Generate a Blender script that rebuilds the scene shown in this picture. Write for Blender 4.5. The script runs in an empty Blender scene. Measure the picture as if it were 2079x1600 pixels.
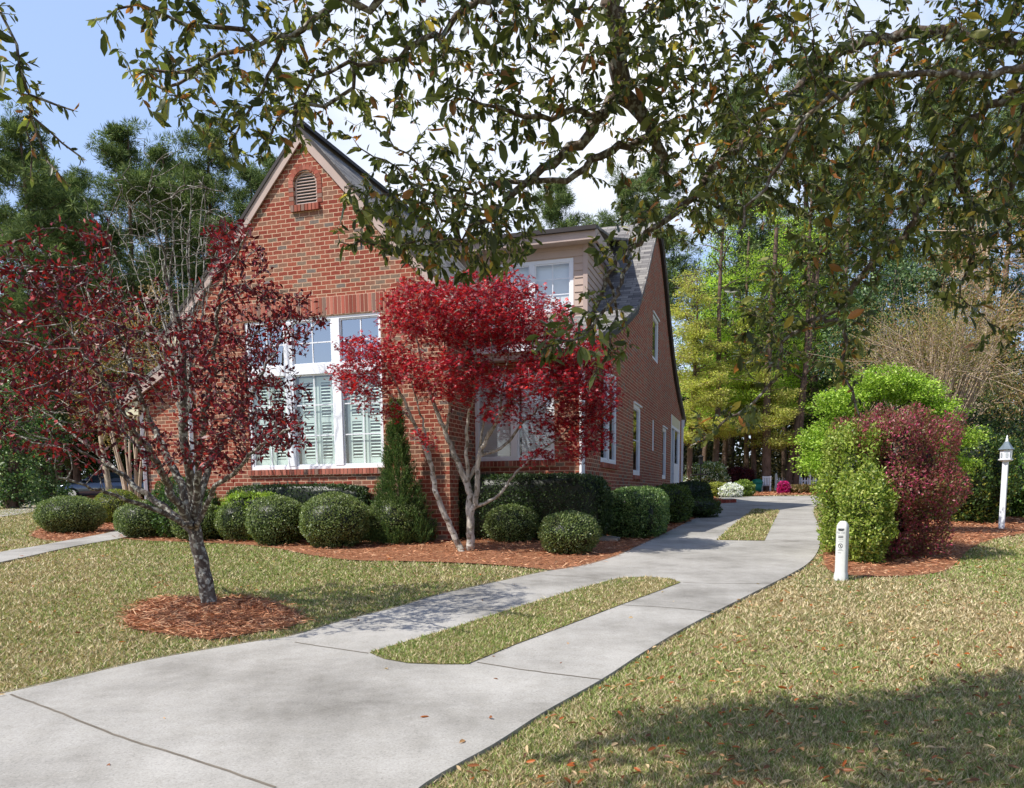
import bpy, bmesh, math, random
import numpy as np
from mathutils import Vector, Matrix
from mathutils.geometry import tessellate_polygon
random.seed(7); RN = np.random.default_rng(7)
PI = math.pi
sc = bpy.context.scene
COL = sc.collection

# ------------------------------------------------------------------ camera model (measured from the photograph)
F, CX, CY, PIT, ROL, PSI, H = 1629.5, 1039.5, 1201.3, -.12075, -.01011, .29907, 1.6
fw = np.array([0, math.cos(PIT), math.sin(PIT)]); _r = np.array([1., 0, 0]); _u = np.cross(_r, fw)
cr = _r*math.cos(ROL)+_u*math.sin(ROL); cu = -_r*math.sin(ROL)+_u*math.cos(ROL)
def ray(x, y): return (x-CX)/F*cr-(y-CY)/F*cu+fw
def atY(x, y, Y):
    d = ray(x, y); return d*(Y/d[1])+np.array([0, 0, H])
def zt(Y):
    Y = np.maximum(np.asarray(Y, float), -3.); a, b, Yk, w = .05, .0255, 15., 5.
    q = np.clip(Y-(Yk-w), 0, 2*w)
    z = a*np.minimum(Y, Yk-w)+a*q+(b-a)*q*q/(4*w)
    return z+b*np.clip(Y-Yk-w, 0, 75-Yk-w)
YC = sorted(set([round(x, 2) for x in np.arange(10, 20.01, .5)]+[-60, -3, 0, 3, 6, 8, 22, 25, 30, 40, 50, 60, 75, 100, 160, 400]))
ZC = [float(zt(y)) for y in YC]
def zg(Y): return np.interp(Y, YC, ZC)
def gnd(x, y):
    d = ray(x, y); k = d[2]/d[1]; lo, hi = .5, 400.
    for _ in range(50):
        m = (lo+hi)/2
        if H+k*m > zg(m): lo = m
        else: hi = m
    return np.array([d[0]/d[1]*lo, lo, float(zg(lo))])
def lin(c): c /= 255.; return c/12.92 if c < .04045 else ((c+.055)/1.055)**2.4
def rgb(r, g, b): return (lin(r), lin(g), lin(b))

# ------------------------------------------------------------------ materials
MATS = {}
def nodes(name):
    m = bpy.data.materials.new(name); m.use_nodes = True; MATS[name] = m
    nt = m.node_tree; return m, nt, nt.nodes['Principled BSDF'], nt.links.new
def N(nt, t, **kw):
    n = nt.nodes.new(t)
    for k, v in kw.items():
        if k in n.inputs: n.inputs[k].default_value = v
        else: setattr(n, k, v)
    return n
def ramp(nt, stops, interp='LINEAR'):
    r = nt.nodes.new('ShaderNodeValToRGB'); e = r.color_ramp.elements; r.color_ramp.interpolation = interp
    e[0].position = stops[0][0]; e[0].color = (*stops[0][1], 1); e[1].position = stops[-1][0]; e[1].color = (*stops[-1][1], 1)
    for p, c in stops[1:-1]:
        x = e.new(p); x.color = (*c, 1)
    return r
def mix(nt, a, b, fac, mode='MIX'):
    m = nt.nodes.new('ShaderNodeMix'); m.data_type = 'RGBA'; m.blend_type = mode; L = nt.links.new
    for s, v in ((m.inputs[0], fac), (m.inputs[6], a), (m.inputs[7], b)):
        if isinstance(v, (int, float)): s.default_value = v
        elif isinstance(v, tuple): s.default_value = (*v, 1)
        else: L(v, s)
    return m.outputs[2]
def plain(name, col, rough=.6, var=.12, scale=6., metal=0., bump=.0, spec=.3, bscale=40.):
    m, nt, b, L = nodes(name)
    tc = N(nt, 'ShaderNodeTexCoord'); n = N(nt, 'ShaderNodeTexNoise', Scale=scale, Detail=5.); L(tc.outputs['Object'], n.inputs['Vector'])
    r = ramp(nt, [(.3, tuple(c*(1-var) for c in col)), (.7, tuple(min(1, c*(1+var)) for c in col))]); L(n.outputs[0], r.inputs[0]); L(r.outputs[0], b.inputs['Base Color'])
    b.inputs['Roughness'].default_value = rough; b.inputs['Metallic'].default_value = metal; b.inputs['Specular IOR Level'].default_value = spec
    if bump:
        n2 = N(nt, 'ShaderNodeTexNoise', Scale=bscale, Detail=4.); L(tc.outputs['Object'], n2.inputs['Vector'])
        bp = N(nt, 'ShaderNodeBump', Strength=bump, Distance=.02); L(n2.outputs[0], bp.inputs['Height']); L(bp.outputs[0], b.inputs['Normal'])
    return m
def leafmat(name, rough=.45, trans=.3, spec=.35, boost=1.6):
    m, nt, b, L = nodes(name)
    at = N(nt, 'ShaderNodeAttribute', attribute_name='tint'); L(at.outputs['Color'], b.inputs['Base Color'])
    b.inputs['Roughness'].default_value = rough; b.inputs['Specular IOR Level'].default_value = spec
    if trans:
        t = N(nt, 'ShaderNodeBsdfTranslucent'); mx = N(nt, 'ShaderNodeMixShader'); mx.inputs[0].default_value = trans
        g = mix(nt, at.outputs['Color'], (boost, boost*1.05, boost*.6), 1., 'MULTIPLY'); L(g, t.inputs['Color'])
        L(b.outputs[0], mx.inputs[1]); L(t.outputs[0], mx.inputs[2]); L(mx.outputs[0], nt.nodes['Material Output'].inputs['Surface'])
    return m
leafmat('leaf', .45, .28); leafmat('leaf_gloss', .42, .25, .4); leafmat('leaf_fresh', .5, .42, .25, 2.); leafmat('leaf_oak', .4, .38, .35, 2.); leafmat('leaf_matte', .8, .15, .15); leafmat('tint_solid', .85, 0, .15)
leafmat('leaf_red', .42, .3, .4, 1.3); leafmat('straw', .6, 0, .25)
def brickmat(name, axes, vert=False):
    m, nt, b, L = nodes(name)
    tc = N(nt, 'ShaderNodeTexCoord'); sp = N(nt, 'ShaderNodeSeparateXYZ'); cb = N(nt, 'ShaderNodeCombineXYZ'); L(tc.outputs['Object'], sp.inputs[0])
    nz = N(nt, 'ShaderNodeTexNoise', Scale=9., Detail=3.); L(tc.outputs['Object'], nz.inputs['Vector'])
    wob = N(nt, 'ShaderNodeMapRange'); wob.inputs[3].default_value = -.013; wob.inputs[4].default_value = .013; L(nz.outputs[0], wob.inputs[0])
    ad = N(nt, 'ShaderNodeMath', operation='ADD'); L(sp.outputs['Z'], ad.inputs[0]); L(wob.outputs[0], ad.inputs[1])
    a, c = (sp.outputs[axes], ad.outputs[0])
    if vert: a, c = c, a
    L(a, cb.inputs[0]); L(c, cb.inputs[1])
    def bt(c1, c2, mo, w=.2032, h=.0794, ms=.0078):
        t = N(nt, 'ShaderNodeTexBrick', Scale=1., **{'Mortar Size': ms, 'Mortar Smooth': .25, 'Brick Width': w, 'Row Height': h, 'Bias': 0.}); t.offset = .5
        t.inputs['Color1'].default_value = (*c1, 1); t.inputs['Color2'].default_value = (*c2, 1); t.inputs['Mortar'].default_value = (*mo, 1)
        L(cb.outputs[0], t.inputs['Vector']); return t
    kw = dict(w=.34, h=.0794) if vert else {}
    rnd = bt((0, 0, 0), (1, 1, 1), (.5, .5, .5), **kw)
    red = rgb(163, 78, 64)
    r = ramp(nt, [(0, rgb(138, 68, 54)), (.14, rgb(152, 84, 66)), (.26, rgb(142, 74, 58)), (.36, rgb(150, 98, 78)), (.46, rgb(147, 80, 62)), (.55, rgb(136, 98, 80)), (.64, rgb(154, 88, 70)), (.72, rgb(128, 108, 92)), (.79, rgb(144, 76, 60)), (.87, rgb(140, 100, 82)), (.94, rgb(118, 106, 98)), (1, rgb(150, 90, 72))], 'CONSTANT')
    L(rnd.outputs[0], r.inputs[0])
    n2 = N(nt, 'ShaderNodeTexNoise', Scale=20., Detail=5., Roughness=.75); L(tc.outputs['Object'], n2.inputs['Vector'])
    r2 = ramp(nt, [(.3, (.64, .68, .72)), (.68, (1.2, 1.18, 1.16))]); L(n2.outputs[0], r2.inputs[0])
    col = mix(nt, r.outputs[0], r2.outputs[0], 1., 'MULTIPLY')
    n3 = N(nt, 'ShaderNodeTexNoise', Scale=.7, Detail=3.); L(tc.outputs['Object'], n3.inputs['Vector'])
    r3 = ramp(nt, [(.3, (.84, .83, .82)), (.7, (1.1, 1.1, 1.1))]); L(n3.outputs[0], r3.inputs[0])
    col = mix(nt, col, r3.outputs[0], 1., 'MULTIPLY')
    mo = mix(nt, col, rgb(196, 164, 138), rnd.outputs['Fac']); L(mo, b.inputs['Base Color'])
    b.inputs['Roughness'].default_value = .88; b.inputs['Specular IOR Level'].default_value = .15
    inv = N(nt, 'ShaderNodeMath', operation='SUBTRACT'); inv.inputs[0].default_value = 1.; L(rnd.outputs['Fac'], inv.inputs[1])
    ad2 = N(nt, 'ShaderNodeMath', operation='MULTIPLY_ADD'); ad2.inputs[1].default_value = .35; L(n2.outputs[0], ad2.inputs[0]); L(inv.outputs[0], ad2.inputs[2])
    bp = N(nt, 'ShaderNodeBump', Strength=.7, Distance=.008); L(ad2.outputs[0], bp.inputs['Height']); L(bp.outputs[0], b.inputs['Normal'])
    return m
brickmat('brick_front', 'X'); brickmat('brick_side', 'Y'); brickmat('brick_soldier', 'X', True)
WHITE = rgb(232, 234, 238)
plain('white_paint', WHITE, .4, .03, 3.)
plain('cream_paint', rgb(205, 198, 168), .5, .05, 3.)
plain('tan_trim', rgb(178, 158, 148), .5, .06, 3.)
plain('tan_siding', rgb(186, 164, 150), .6, .06, 2.)
plain('shutter_paint', rgb(206, 222, 212), .45, .02, 3.)
plain('blind_vinyl', rgb(236, 238, 238), .5, .02, 3.)
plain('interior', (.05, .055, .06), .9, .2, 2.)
plain('gutter_dark', rgb(52, 46, 44), .5, .1, 3.)
plain('bollard_plastic', rgb(200, 202, 198), .5, .05, 14.)
plain('marking_black', rgb(40, 42, 46), .5, .05, 14.)
plain('marking_grey', rgb(118, 122, 126), .5, .05, 14.)
plain('zinc', rgb(120, 132, 138), .45, .15, 20., .4)
plain('black_iron', rgb(28, 28, 30), .5, .1, 10.)
plain('green_plastic', rgb(22, 112, 92), .4, .1, 10.)
plain('dark_rubber', rgb(24, 24, 25), .8, .1, 10.)
plain('chrome', (.6, .6, .62), .2, .05, 10., .9)
m = plain('car_paint', rgb(82, 94, 112), .22, .03, 3., .45, 0, .5); m.node_tree.nodes['Principled BSDF'].inputs['Coat Weight'].default_value = .8
plain('car_glass', rgb(36, 46, 52), .06, .03, 3., 0, 0, .6)
plain('lamp_glass', rgb(190, 198, 205), .1, .1, 30., .3, 0, .6)
def shingle():
    m, nt, b, L = nodes('shingle')
    at = N(nt, 'ShaderNodeUVMap'); t = N(nt, 'ShaderNodeTexBrick', Scale=1., **{'Mortar Size': .006, 'Mortar Smooth': .3, 'Brick Width': .31, 'Row Height': .14, 'Bias': 0.}); t.offset = .37
    t.inputs['Color1'].default_value = (0, 0, 0, 1); t.inputs['Color2'].default_value = (1, 1, 1, 1); t.inputs['Mortar'].default_value = (.0, .0, .0, 1)
    L(at.outputs[0], t.inputs['Vector'])
    r = ramp(nt, [(0, rgb(98, 95, 94)), (.5, rgb(126, 123, 120)), (1, rgb(150, 146, 140))]); L(t.outputs[0], r.inputs[0])
    tc = N(nt, 'ShaderNodeTexCoord'); n = N(nt, 'ShaderNodeTexNoise', Scale=60., Detail=3.); L(tc.outputs['Object'], n.inputs['Vector'])
    r2 = ramp(nt, [(.3, (.7, .7, .7)), (.7, (1.2, 1.2, 1.2))]); L(n.outputs[0], r2.inputs[0])
    c = mix(nt, r.outputs[0], r2.outputs[0], 1., 'MULTIPLY'); c = mix(nt, c, rgb(58, 56, 56), t.outputs['Fac'])
    L(c, b.inputs['Base Color']); b.inputs['Roughness'].default_value = .9; b.inputs['Specular IOR Level'].default_value = .15
    sv = N(nt, 'ShaderNodeSeparateXYZ'); L(at.outputs[0], sv.inputs[0]); md = N(nt, 'ShaderNodeMath', operation='MODULO'); L(sv.outputs[1], md.inputs[0]); md.inputs[1].default_value = .14
    bp = N(nt, 'ShaderNodeBump', Strength=1., Distance=.12); bp.invert = True; L(md.outputs[0], bp.inputs['Height']); L(bp.outputs[0], b.inputs['Normal'])
shingle()
def concrete():
    m, nt, b, L = nodes('concrete')
    g = N(nt, 'ShaderNodeNewGeometry'); P = g.outputs['Position']
    n1 = N(nt, 'ShaderNodeTexNoise', Scale=.9, Detail=6., Roughness=.62); n2 = N(nt, 'ShaderNodeTexNoise', Scale=70., Detail=5., Roughness=.8); n3 = N(nt, 'ShaderNodeTexNoise', Scale=7., Detail=5., Roughness=.6)
    for n in (n1, n2, n3): L(P, n.inputs['Vector'])
    r1 = ramp(nt, [(.3, rgb(122, 119, 112)), (.42, rgb(145, 142, 135)), (.52, rgb(158, 155, 148)), (.66, rgb(169, 166, 159))]); L(n1.outputs[0], r1.inputs[0])
    r2 = ramp(nt, [(.3, (.55, .55, .54)), (.45, (.96, .96, .96)), (.55, (1.03, 1.03, 1.03)), (.7, (1.32, 1.31, 1.3))]); L(n2.outputs[0], r2.inputs[0])
    r3 = ramp(nt, [(.35, (.93, .925, .91)), (.6, (1.02, 1.02, 1.02))]); L(n3.outputs[0], r3.inputs[0])
    c = mix(nt, r1.outputs[0], r2.outputs[0], 1., 'MULTIPLY'); c = mix(nt, c, r3.outputs[0], 1., 'MULTIPLY')
    L(c, b.inputs['Base Color']); b.inputs['Roughness'].default_value = .85; b.inputs['Specular IOR Level'].default_value = .2
    bp = N(nt, 'ShaderNodeBump', Strength=.35, Distance=.004); L(n2.outputs[0], bp.inputs['Height']); L(bp.outputs[0], b.inputs['Normal'])
concrete()
plain('joint_dirt', rgb(112, 104, 92), .95, .2, 9.)
def lawnmat():
    m, nt, b, L = nodes('lawn_soil')
    g = N(nt, 'ShaderNodeNewGeometry'); P = g.outputs['Position']
    n1 = N(nt, 'ShaderNodeTexNoise', Scale=.55, Detail=6., Roughness=.65); n2 = N(nt, 'ShaderNodeTexNoise', Scale=38., Detail=5., Roughness=.75)
    for n in (n1, n2): L(P, n.inputs['Vector'])
    r1 = ramp(nt, [(.36, rgb(138, 124, 86)), (.5, rgb(126, 120, 76)), (.64, rgb(98, 108, 56))]); L(n1.outputs[0], r1.inputs[0])
    r2 = ramp(nt, [(.3, (.5, .5, .5)), (.5, (1, 1, 1)), (.7, (1.35, 1.32, 1.25))]); L(n2.outputs[0], r2.inputs[0])
    c = mix(nt, r1.outputs[0], r2.outputs[0], 1., 'MULTIPLY'); L(c, b.inputs['Base Color'])
    b.inputs['Roughness'].default_value = .95; b.inputs['Specular IOR Level'].default_value = .1
    bp = N(nt, 'ShaderNodeBump', Strength=.8, Distance=.03); L(n2.outputs[0], bp.inputs['Height']); L(bp.outputs[0], b.inputs['Normal'])
lawnmat()
def mulchmat(name, cs):
    m, nt, b, L = nodes(name)
    g = N(nt, 'ShaderNodeNewGeometry'); P = g.outputs['Position']
    n2 = N(nt, 'ShaderNodeTexNoise', Scale=30., Detail=5., Roughness=.75); L(P, n2.inputs['Vector'])
    r1 = ramp(nt, [(.32, cs[0]), (.52, cs[1]), (.7, cs[2])]); L(n2.outputs[0], r1.inputs[0]); L(r1.outputs[0], b.inputs['Base Color'])
    b.inputs['Roughness'].default_value = .95; b.inputs['Specular IOR Level'].default_value = .1
    bp = N(nt, 'ShaderNodeBump', Strength=1., Distance=.04); L(n2.outputs[0], bp.inputs['Height']); L(bp.outputs[0], b.inputs['Normal'])
mulchmat('mulch', (rgb(84, 60, 44), rgb(160, 110, 80), rgb(198, 148, 112)))
def bark(name, c1, c2, scale=14., lich=None):
    m, nt, b, L = nodes(name)
    tc = N(nt, 'ShaderNodeTexCoord'); mp = N(nt, 'ShaderNodeMapping'); mp.inputs['Scale'].default_value = (1, 1, .35); L(tc.outputs['Object'], mp.inputs[0])
    n = N(nt, 'ShaderNodeTexNoise', Scale=scale, Detail=6., Roughness=.7); L(mp.outputs[0], n.inputs['Vector'])
    r = ramp(nt, [(.35, c1), (.62, c2)]); L(n.outputs[0], r.inputs[0]); c = r.outputs[0]
    if lich:
        n2 = N(nt, 'ShaderNodeTexNoise', Scale=scale*1.6, Detail=4.); L(tc.outputs['Object'], n2.inputs['Vector'])
        r2 = ramp(nt, [(.52, (0, 0, 0)), (.6, (1, 1, 1))]); L(n2.outputs[0], r2.inputs[0]); c = mix(nt, c, lich, r2.outputs[0])
    L(c, b.inputs['Base Color']); b.inputs['Roughness'].default_value = .9; b.inputs['Specular IOR Level'].default_value = .15
    bp = N(nt, 'ShaderNodeBump', Strength=.8, Distance=.02); L(n.outputs[0], bp.inputs['Height']); L(bp.outputs[0], b.inputs['Normal'])
bark('bark_plum', rgb(66, 56, 52), rgb(112, 104, 96), 16., rgb(168, 168, 158)); bark('bark_maple', rgb(140, 132, 120), rgb(196, 190, 180), 9., rgb(120, 112, 98))
bark('bark_oak', rgb(62, 52, 45), rgb(112, 98, 86), 22., rgb(150, 146, 136)); bark('bark_pine', rgb(72, 58, 50), rgb(120, 100, 88), 5.); bark('bark_tan', rgb(150, 128, 106), rgb(196, 178, 156), 8.)
def glass(nm='window_glass', f0=.11):
    m, nt, b, L = nodes(nm)
    gl = N(nt, 'ShaderNodeBsdfGlossy', Roughness=.01); gl.inputs[0].default_value = (.9, .95, 1, 1); tr = N(nt, 'ShaderNodeBsdfTransparent'); tr.inputs[0].default_value = (.95, .975, .97, 1)
    fr = N(nt, 'ShaderNodeLayerWeight', Blend=.5); pw = N(nt, 'ShaderNodeMath', operation='POWER'); L(fr.outputs['Facing'], pw.inputs[0]); pw.inputs[1].default_value = 4.; mr = N(nt, 'ShaderNodeMapRange'); L(pw.outputs[0], mr.inputs[0]); mr.inputs[3].default_value = f0; mr.inputs[4].default_value = .95
    mx = N(nt, 'ShaderNodeMixShader'); L(mr.outputs[0], mx.inputs[0]); L(tr.outputs[0], mx.inputs[1]); L(gl.outputs[0], mx.inputs[2]); L(mx.outputs[0], nt.nodes['Material Output'].inputs['Surface'])
glass(); glass('transom_glass', .38)

# ------------------------------------------------------------------ mesh helpers
def link(name, me, mat, parent=None, loc=None):
    o = bpy.data.objects.new(name, me); COL.objects.link(o)
    for mm in (mat if isinstance(mat, (list, tuple)) else [mat]): me.materials.append(MATS[mm])
    if parent: o.parent = parent
    if loc is not None: o.location = loc
    return o
def tag(o, label=None, cat=None, group=None, kind=None):
    for k, v in (('label', label), ('category', cat), ('group', group), ('kind', kind)):
        if v: o[k] = v
    return o
def empty(name, loc, rz=0.):
    o = bpy.data.objects.new(name, None); COL.objects.link(o); o.location = loc; o.rotation_euler = (0, 0, rz); o.empty_display_size = .2; return o
def np_mesh(name, V, Q=None, T=None, tint=None, smooth=False, mats=None):
    me = bpy.data.meshes.new(name); V = np.asarray(V, np.float32)
    Q = np.zeros((0, 4), np.int32) if Q is None else np.asarray(Q, np.int32); T = np.zeros((0, 3), np.int32) if T is None else np.asarray(T, np.int32)
    me.vertices.add(len(V)); me.vertices.foreach_set('co', V.ravel())
    nl = Q.size+T.size; me.loops.add(nl); me.loops.foreach_set('vertex_index', np.concatenate([Q.ravel(), T.ravel()]))
    npoly = len(Q)+len(T); me.polygons.add(npoly)
    tot = np.concatenate([np.full(len(Q), 4, np.int32), np.full(len(T), 3, np.int32)])
    me.polygons.foreach_set('loop_start', np.concatenate([[0], np.cumsum(tot)[:-1]]).astype(np.int32)); me.polygons.foreach_set('loop_total', tot)
    if smooth: me.polygons.foreach_set('use_smooth', np.ones(npoly, bool))
    if mats is not None: me.polygons.foreach_set('material_index', np.asarray(mats, np.int32))
    me.update(calc_edges=True)
    if tint is not None:
        a = me.attributes.new('tint', 'FLOAT_COLOR', 'POINT'); c = np.ones((len(V), 4), np.float32); c[:, :3] = tint; a.data.foreach_set('color', c.ravel())
    return me
class MB:                                            # boxes, prisms, tubes collected into ONE mesh
    def __init__(s): s.v = []; s.f = []; s.sm = []
    def add(s, vs, fs, sm=False):
        n = len(s.v); s.v += [tuple(map(float, v)) for v in vs]; s.f += [tuple(n+i for i in f) for f in fs]; s.sm += [sm]*len(fs); return s
    def box(s, x0, x1, y0, y1, z0, z1):
        return s.add([(x, y, z) for z in (z0, z1) for y in (y0, y1) for x in (x0, x1)], [(0, 2, 3, 1), (4, 5, 7, 6), (0, 1, 5, 4), (2, 6, 7, 3), (0, 4, 6, 2), (1, 3, 7, 5)])
    def obox(s, c, ax, ay, az):
        c, ax, ay, az = map(np.array, (c, ax, ay, az))
        return s.add([c+i*ax+j*ay+k*az for k in (-1, 1) for j in (-1, 1) for i in (-1, 1)], [(0, 2, 3, 1), (4, 5, 7, 6), (0, 1, 5, 4), (2, 6, 7, 3), (0, 4, 6, 2), (1, 3, 7, 5)])
    def prism(s, pts, a, b, axis):                    # 2-D polygon extruded along axis from a to b
        def P(p, t): return {0: (t, p[0], p[1]), 1: (p[0], t, p[1]), 2: (p[0], p[1], t)}[axis]
        n = len(pts); vs = [P(p, a) for p in pts]+[P(p, b) for p in pts]
        tri = tessellate_polygon([[Vector((p[0], p[1], 0)) for p in pts]])
        return s.add(vs, [tuple(t) for t in tri]+[tuple(i+n for i in t[::-1]) for t in tri]+[(i, (i+1) % n, n+(i+1) % n, n+i) for i in range(n)])
    def tube(s, pts, rs, n=8, sm=True, cap=True):
        pts = [np.array(p, float) for p in pts]; vs = []
        if not hasattr(rs, '__len__'): rs = [rs]*len(pts)
        for i, p in enumerate(pts):
            d = pts[min(i+1, len(pts)-1)]-pts[max(i-1, 0)]; d /= np.linalg.norm(d)+1e-9; ref = np.array([1., 0, 0]) if abs(d[0]) < .8 else np.array([0, 1., 0])
            a = np.cross(d, ref); a /= np.linalg.norm(a); b = np.cross(d, a)
            vs += [p+rs[i]*(a*math.cos(2*PI*k/n)+b*math.sin(2*PI*k/n)) for k in range(n)]
        fs = [(i*n+k, i*n+(k+1) % n, (i+1)*n+(k+1) % n, (i+1)*n+k) for i in range(len(pts)-1) for k in range(n)]
        s.add(vs, fs, sm)
        if cap: s.add(vs[:n], [tuple(range(n))[::-1]]); s.add(vs[-n:], [tuple(range(n))])
        return s
    def lathe(s, c, prof, n=16, sm=True):
        vs = [(c[0]+r*math.cos(2*PI*k/n), c[1]+r*math.sin(2*PI*k/n), c[2]+z) for r, z in prof for k in range(n)]
        return s.add(vs, [(i*n+k, i*n+(k+1) % n, (i+1)*n+(k+1) % n, (i+1)*n+k) for i in range(len(prof)-1) for k in range(n)], sm)
    def build(s, name, mat, parent=None, bev=0, off=(0, 0, 0)):
        me = bpy.data.meshes.new(name); me.from_pydata([(a-off[0], b-off[1], c-off[2]) for a, b, c in s.v], [], s.f); me.polygons.foreach_set('use_smooth', s.sm); me.update()
        bm = bmesh.new(); bm.from_mesh(me)
        if bev:
            bmesh.ops.remove_doubles(bm, verts=bm.verts, dist=1e-5)
            bmesh.ops.bevel(bm, geom=[e for e in bm.edges if len(e.link_faces) == 2 and e.calc_face_angle(0) > .6], offset=bev, segments=2, affect='EDGES', profile=.6)
        bmesh.ops.recalc_face_normals(bm, faces=bm.faces); bm.to_mesh(me); bm.free()
        return link(name, me, mat, parent)

# ------------------------------------------------------------------ vegetation helpers
def unit(a): return a/(np.linalg.norm(a, axis=-1, keepdims=True)+1e-9)
def rdir(n, up=0.): d = RN.normal(size=(n, 3)); d[:, 2] += up; return unit(d)
def palette(n, cols, w=None, jit=.12):
    cols = np.array([rgb(*c) for c in cols]); i = RN.choice(len(cols), n, p=None if w is None else np.array(w)/sum(w))
    return cols[i]*(1+RN.normal(0, jit, (n, 1))).clip(.5, 1.6)
def leaves(P, D, Nn, L, W, C, hi=False, fold=.25):
    """one leaf per row: rhombus (4 verts) or a folded, pointed blade (6 verts, 2 quads)"""
    n = len(P); D = unit(D); S = unit(np.cross(D, Nn)); Nn = np.cross(S, D); L = np.broadcast_to(L, (n,))[:, None]; W = np.broadcast_to(W, (n,))[:, None]
    i = np.arange(n)[:, None]
    if not hi:
        V = np.stack([P, P+D*L*.5+S*W*.5+Nn*W*fold, P+D*L, P+D*L*.5-S*W*.5+Nn*W*fold], 1).reshape(-1, 3)
        return V, i*4+np.arange(4)[None], np.repeat(C, 4, 0)
    dr = Nn*L*.12
    V = np.stack([P, P+D*L*.3+S*W*.42+Nn*W*fold, P+D*L*.68+S*W*.46+Nn*W*fold-dr*.4, P+D*L-dr, P+D*L*.68-S*W*.46+Nn*W*fold-dr*.4, P+D*L*.3-S*W*.42+Nn*W*fold], 1).reshape(-1, 3)
    Q = np.concatenate([i*6+np.array([[0, 1, 2, 3]]), i*6+np.array([[0, 3, 4, 5]])]); return V, Q, np.repeat(C, 6, 0)
def cat_parts(parts):
    V, Q, C, o = [], [], [], 0
    for v, q, c in parts: V.append(v); Q.append(q+o); C.append(c); o += len(v)
    return np.concatenate(V), np.concatenate(Q), np.concatenate(C)
def hull(c, r, power, col, n=(14, 24), noise=.05, zmin=None):
    th = np.linspace(-PI/2, PI/2, n[0]); ph = np.linspace(0, 2*PI, n[1], endpoint=False); T, P = np.meshgrid(th, ph, indexing='ij')
    sp = lambda x: np.sign(x)*np.abs(x)**power
    d = np.stack([sp(np.cos(T))*sp(np.cos(P)), sp(np.cos(T))*sp(np.sin(P)), sp(np.sin(T))], -1).reshape(-1, 3)
    V = d*np.array(r)*(1+RN.normal(0, noise, (len(d), 1)))+c
    if zmin is not None: V[:, 2] = np.maximum(V[:, 2], zmin)
    a = np.arange(n[0]-1)[:, None]*n[1]; k = np.arange(n[1])[None]; k2 = (k+1) % n[1]
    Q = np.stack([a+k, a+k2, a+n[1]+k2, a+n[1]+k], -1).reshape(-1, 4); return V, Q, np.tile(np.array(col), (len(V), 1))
def shell(c, r, power, n, L, W, cols, w=None, depth=.12, up=.35, lump=.05, rough=.7, zmin=None, hi=False):
    """leaf shell of a clipped or loose shrub: super-ellipsoid with lumps"""
    d = rdir(n); m = (np.abs(d)**(2/power)).sum(1)**(power/2); d = d/m[:, None]
    nn = unit(unit(d)/np.array(r)); ph = RN.uniform(0, 6, 3)
    lm = 1+lump*(np.sin(d[:, 0]*7+ph[0])*np.sin(d[:, 1]*8+ph[1])+np.sin(d[:, 2]*9+ph[2])*.6)
    P = d*np.array(r)*(lm-depth*RN.random(n)**1.5+RN.normal(0, .012, n))[:, None]+c
    k = np.ones(n, bool) if zmin is None else P[:, 2] > zmin
    P, nn = P[k], nn[k]; n = len(P)
    D = unit(nn*.5+RN.normal(0, rough, (n, 3))+np.array([0, 0, up])); NN = unit(nn+RN.normal(0, .6, (n, 3)))
    C = palette(n, cols, w); return leaves(P, D, NN, L*RN.uniform(.7, 1.3, n), W*RN.uniform(.7, 1.3, n), C, hi)
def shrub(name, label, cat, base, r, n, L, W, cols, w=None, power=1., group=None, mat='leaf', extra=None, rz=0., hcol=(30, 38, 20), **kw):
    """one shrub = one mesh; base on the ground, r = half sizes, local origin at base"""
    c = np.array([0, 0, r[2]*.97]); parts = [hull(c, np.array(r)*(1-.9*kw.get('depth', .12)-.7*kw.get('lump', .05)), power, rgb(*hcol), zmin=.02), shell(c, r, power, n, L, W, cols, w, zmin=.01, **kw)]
    ns = 7; a = RN.uniform(0, 2*PI, ns)
    if extra: parts += extra
    V, Q, C = cat_parts(parts); o = link(name, np_mesh(name, V, Q, tint=C), mat, loc=base); o.rotation_euler = (0, 0, rz); tag(o, label, cat, group); return o

def grow(nodes0, par0, A, step=.12, infl=.6, kill=.18, iters=70, up=.0, jitter=.15):
    """space colonisation: branch skeleton growing into the attractor cloud A"""
    Np = [np.array(p, float) for p in nodes0]; par = list(par0); A = np.array(A); near = np.full(len(A), 1e9); ni = np.zeros(len(A), int); done = 0; alive = np.ones(len(A), bool)
    for it in range(iters):
        new = np.array(Np[done:])
        if len(new) == 0: break
        for s in range(0, len(new), 400):
            dd = np.linalg.norm(A[:, None]-new[None, s:s+400], axis=2); j = dd.argmin(1); v = dd[np.arange(len(A)), j]; b = v < near; near[b] = v[b]; ni[b] = j[b]+done+s
        done = len(Np); alive &= near > kill; act = alive & (near < infl)
        if not act.any(): break
        ids = ni[act]; arr = np.array(Np); dirs = unit(A[act]-arr[ids]); u, inv = np.unique(ids, return_inverse=True); acc = np.zeros((len(u), 3)); np.add.at(acc, inv, dirs)
        acc = unit(unit(acc)+RN.normal(0, jitter, acc.shape)+np.array([0, 0, up])); P = arr[u]+acc*step
        for k, q in zip(u, P): Np.append(q); par.append(int(k))
    return np.array(Np), np.array(par)
def radii(Np, par, r0, p=2.3, minr=None, cap=None):
    n = len(Np); s = np.zeros(n); ch = np.zeros(n, int); s_ = s.copy()
    for i in range(n-1, -1, -1):
        if s[i] == 0: s[i] = r0**p
        if par[i] >= 0: s[par[i]] += s[i]; ch[par[i]] += 1
    r = s**(1/p)
    if cap: r = np.minimum(r, cap)
    if minr is not None: r = np.where(minr > 0, minr, r)
    return r, ch
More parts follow.
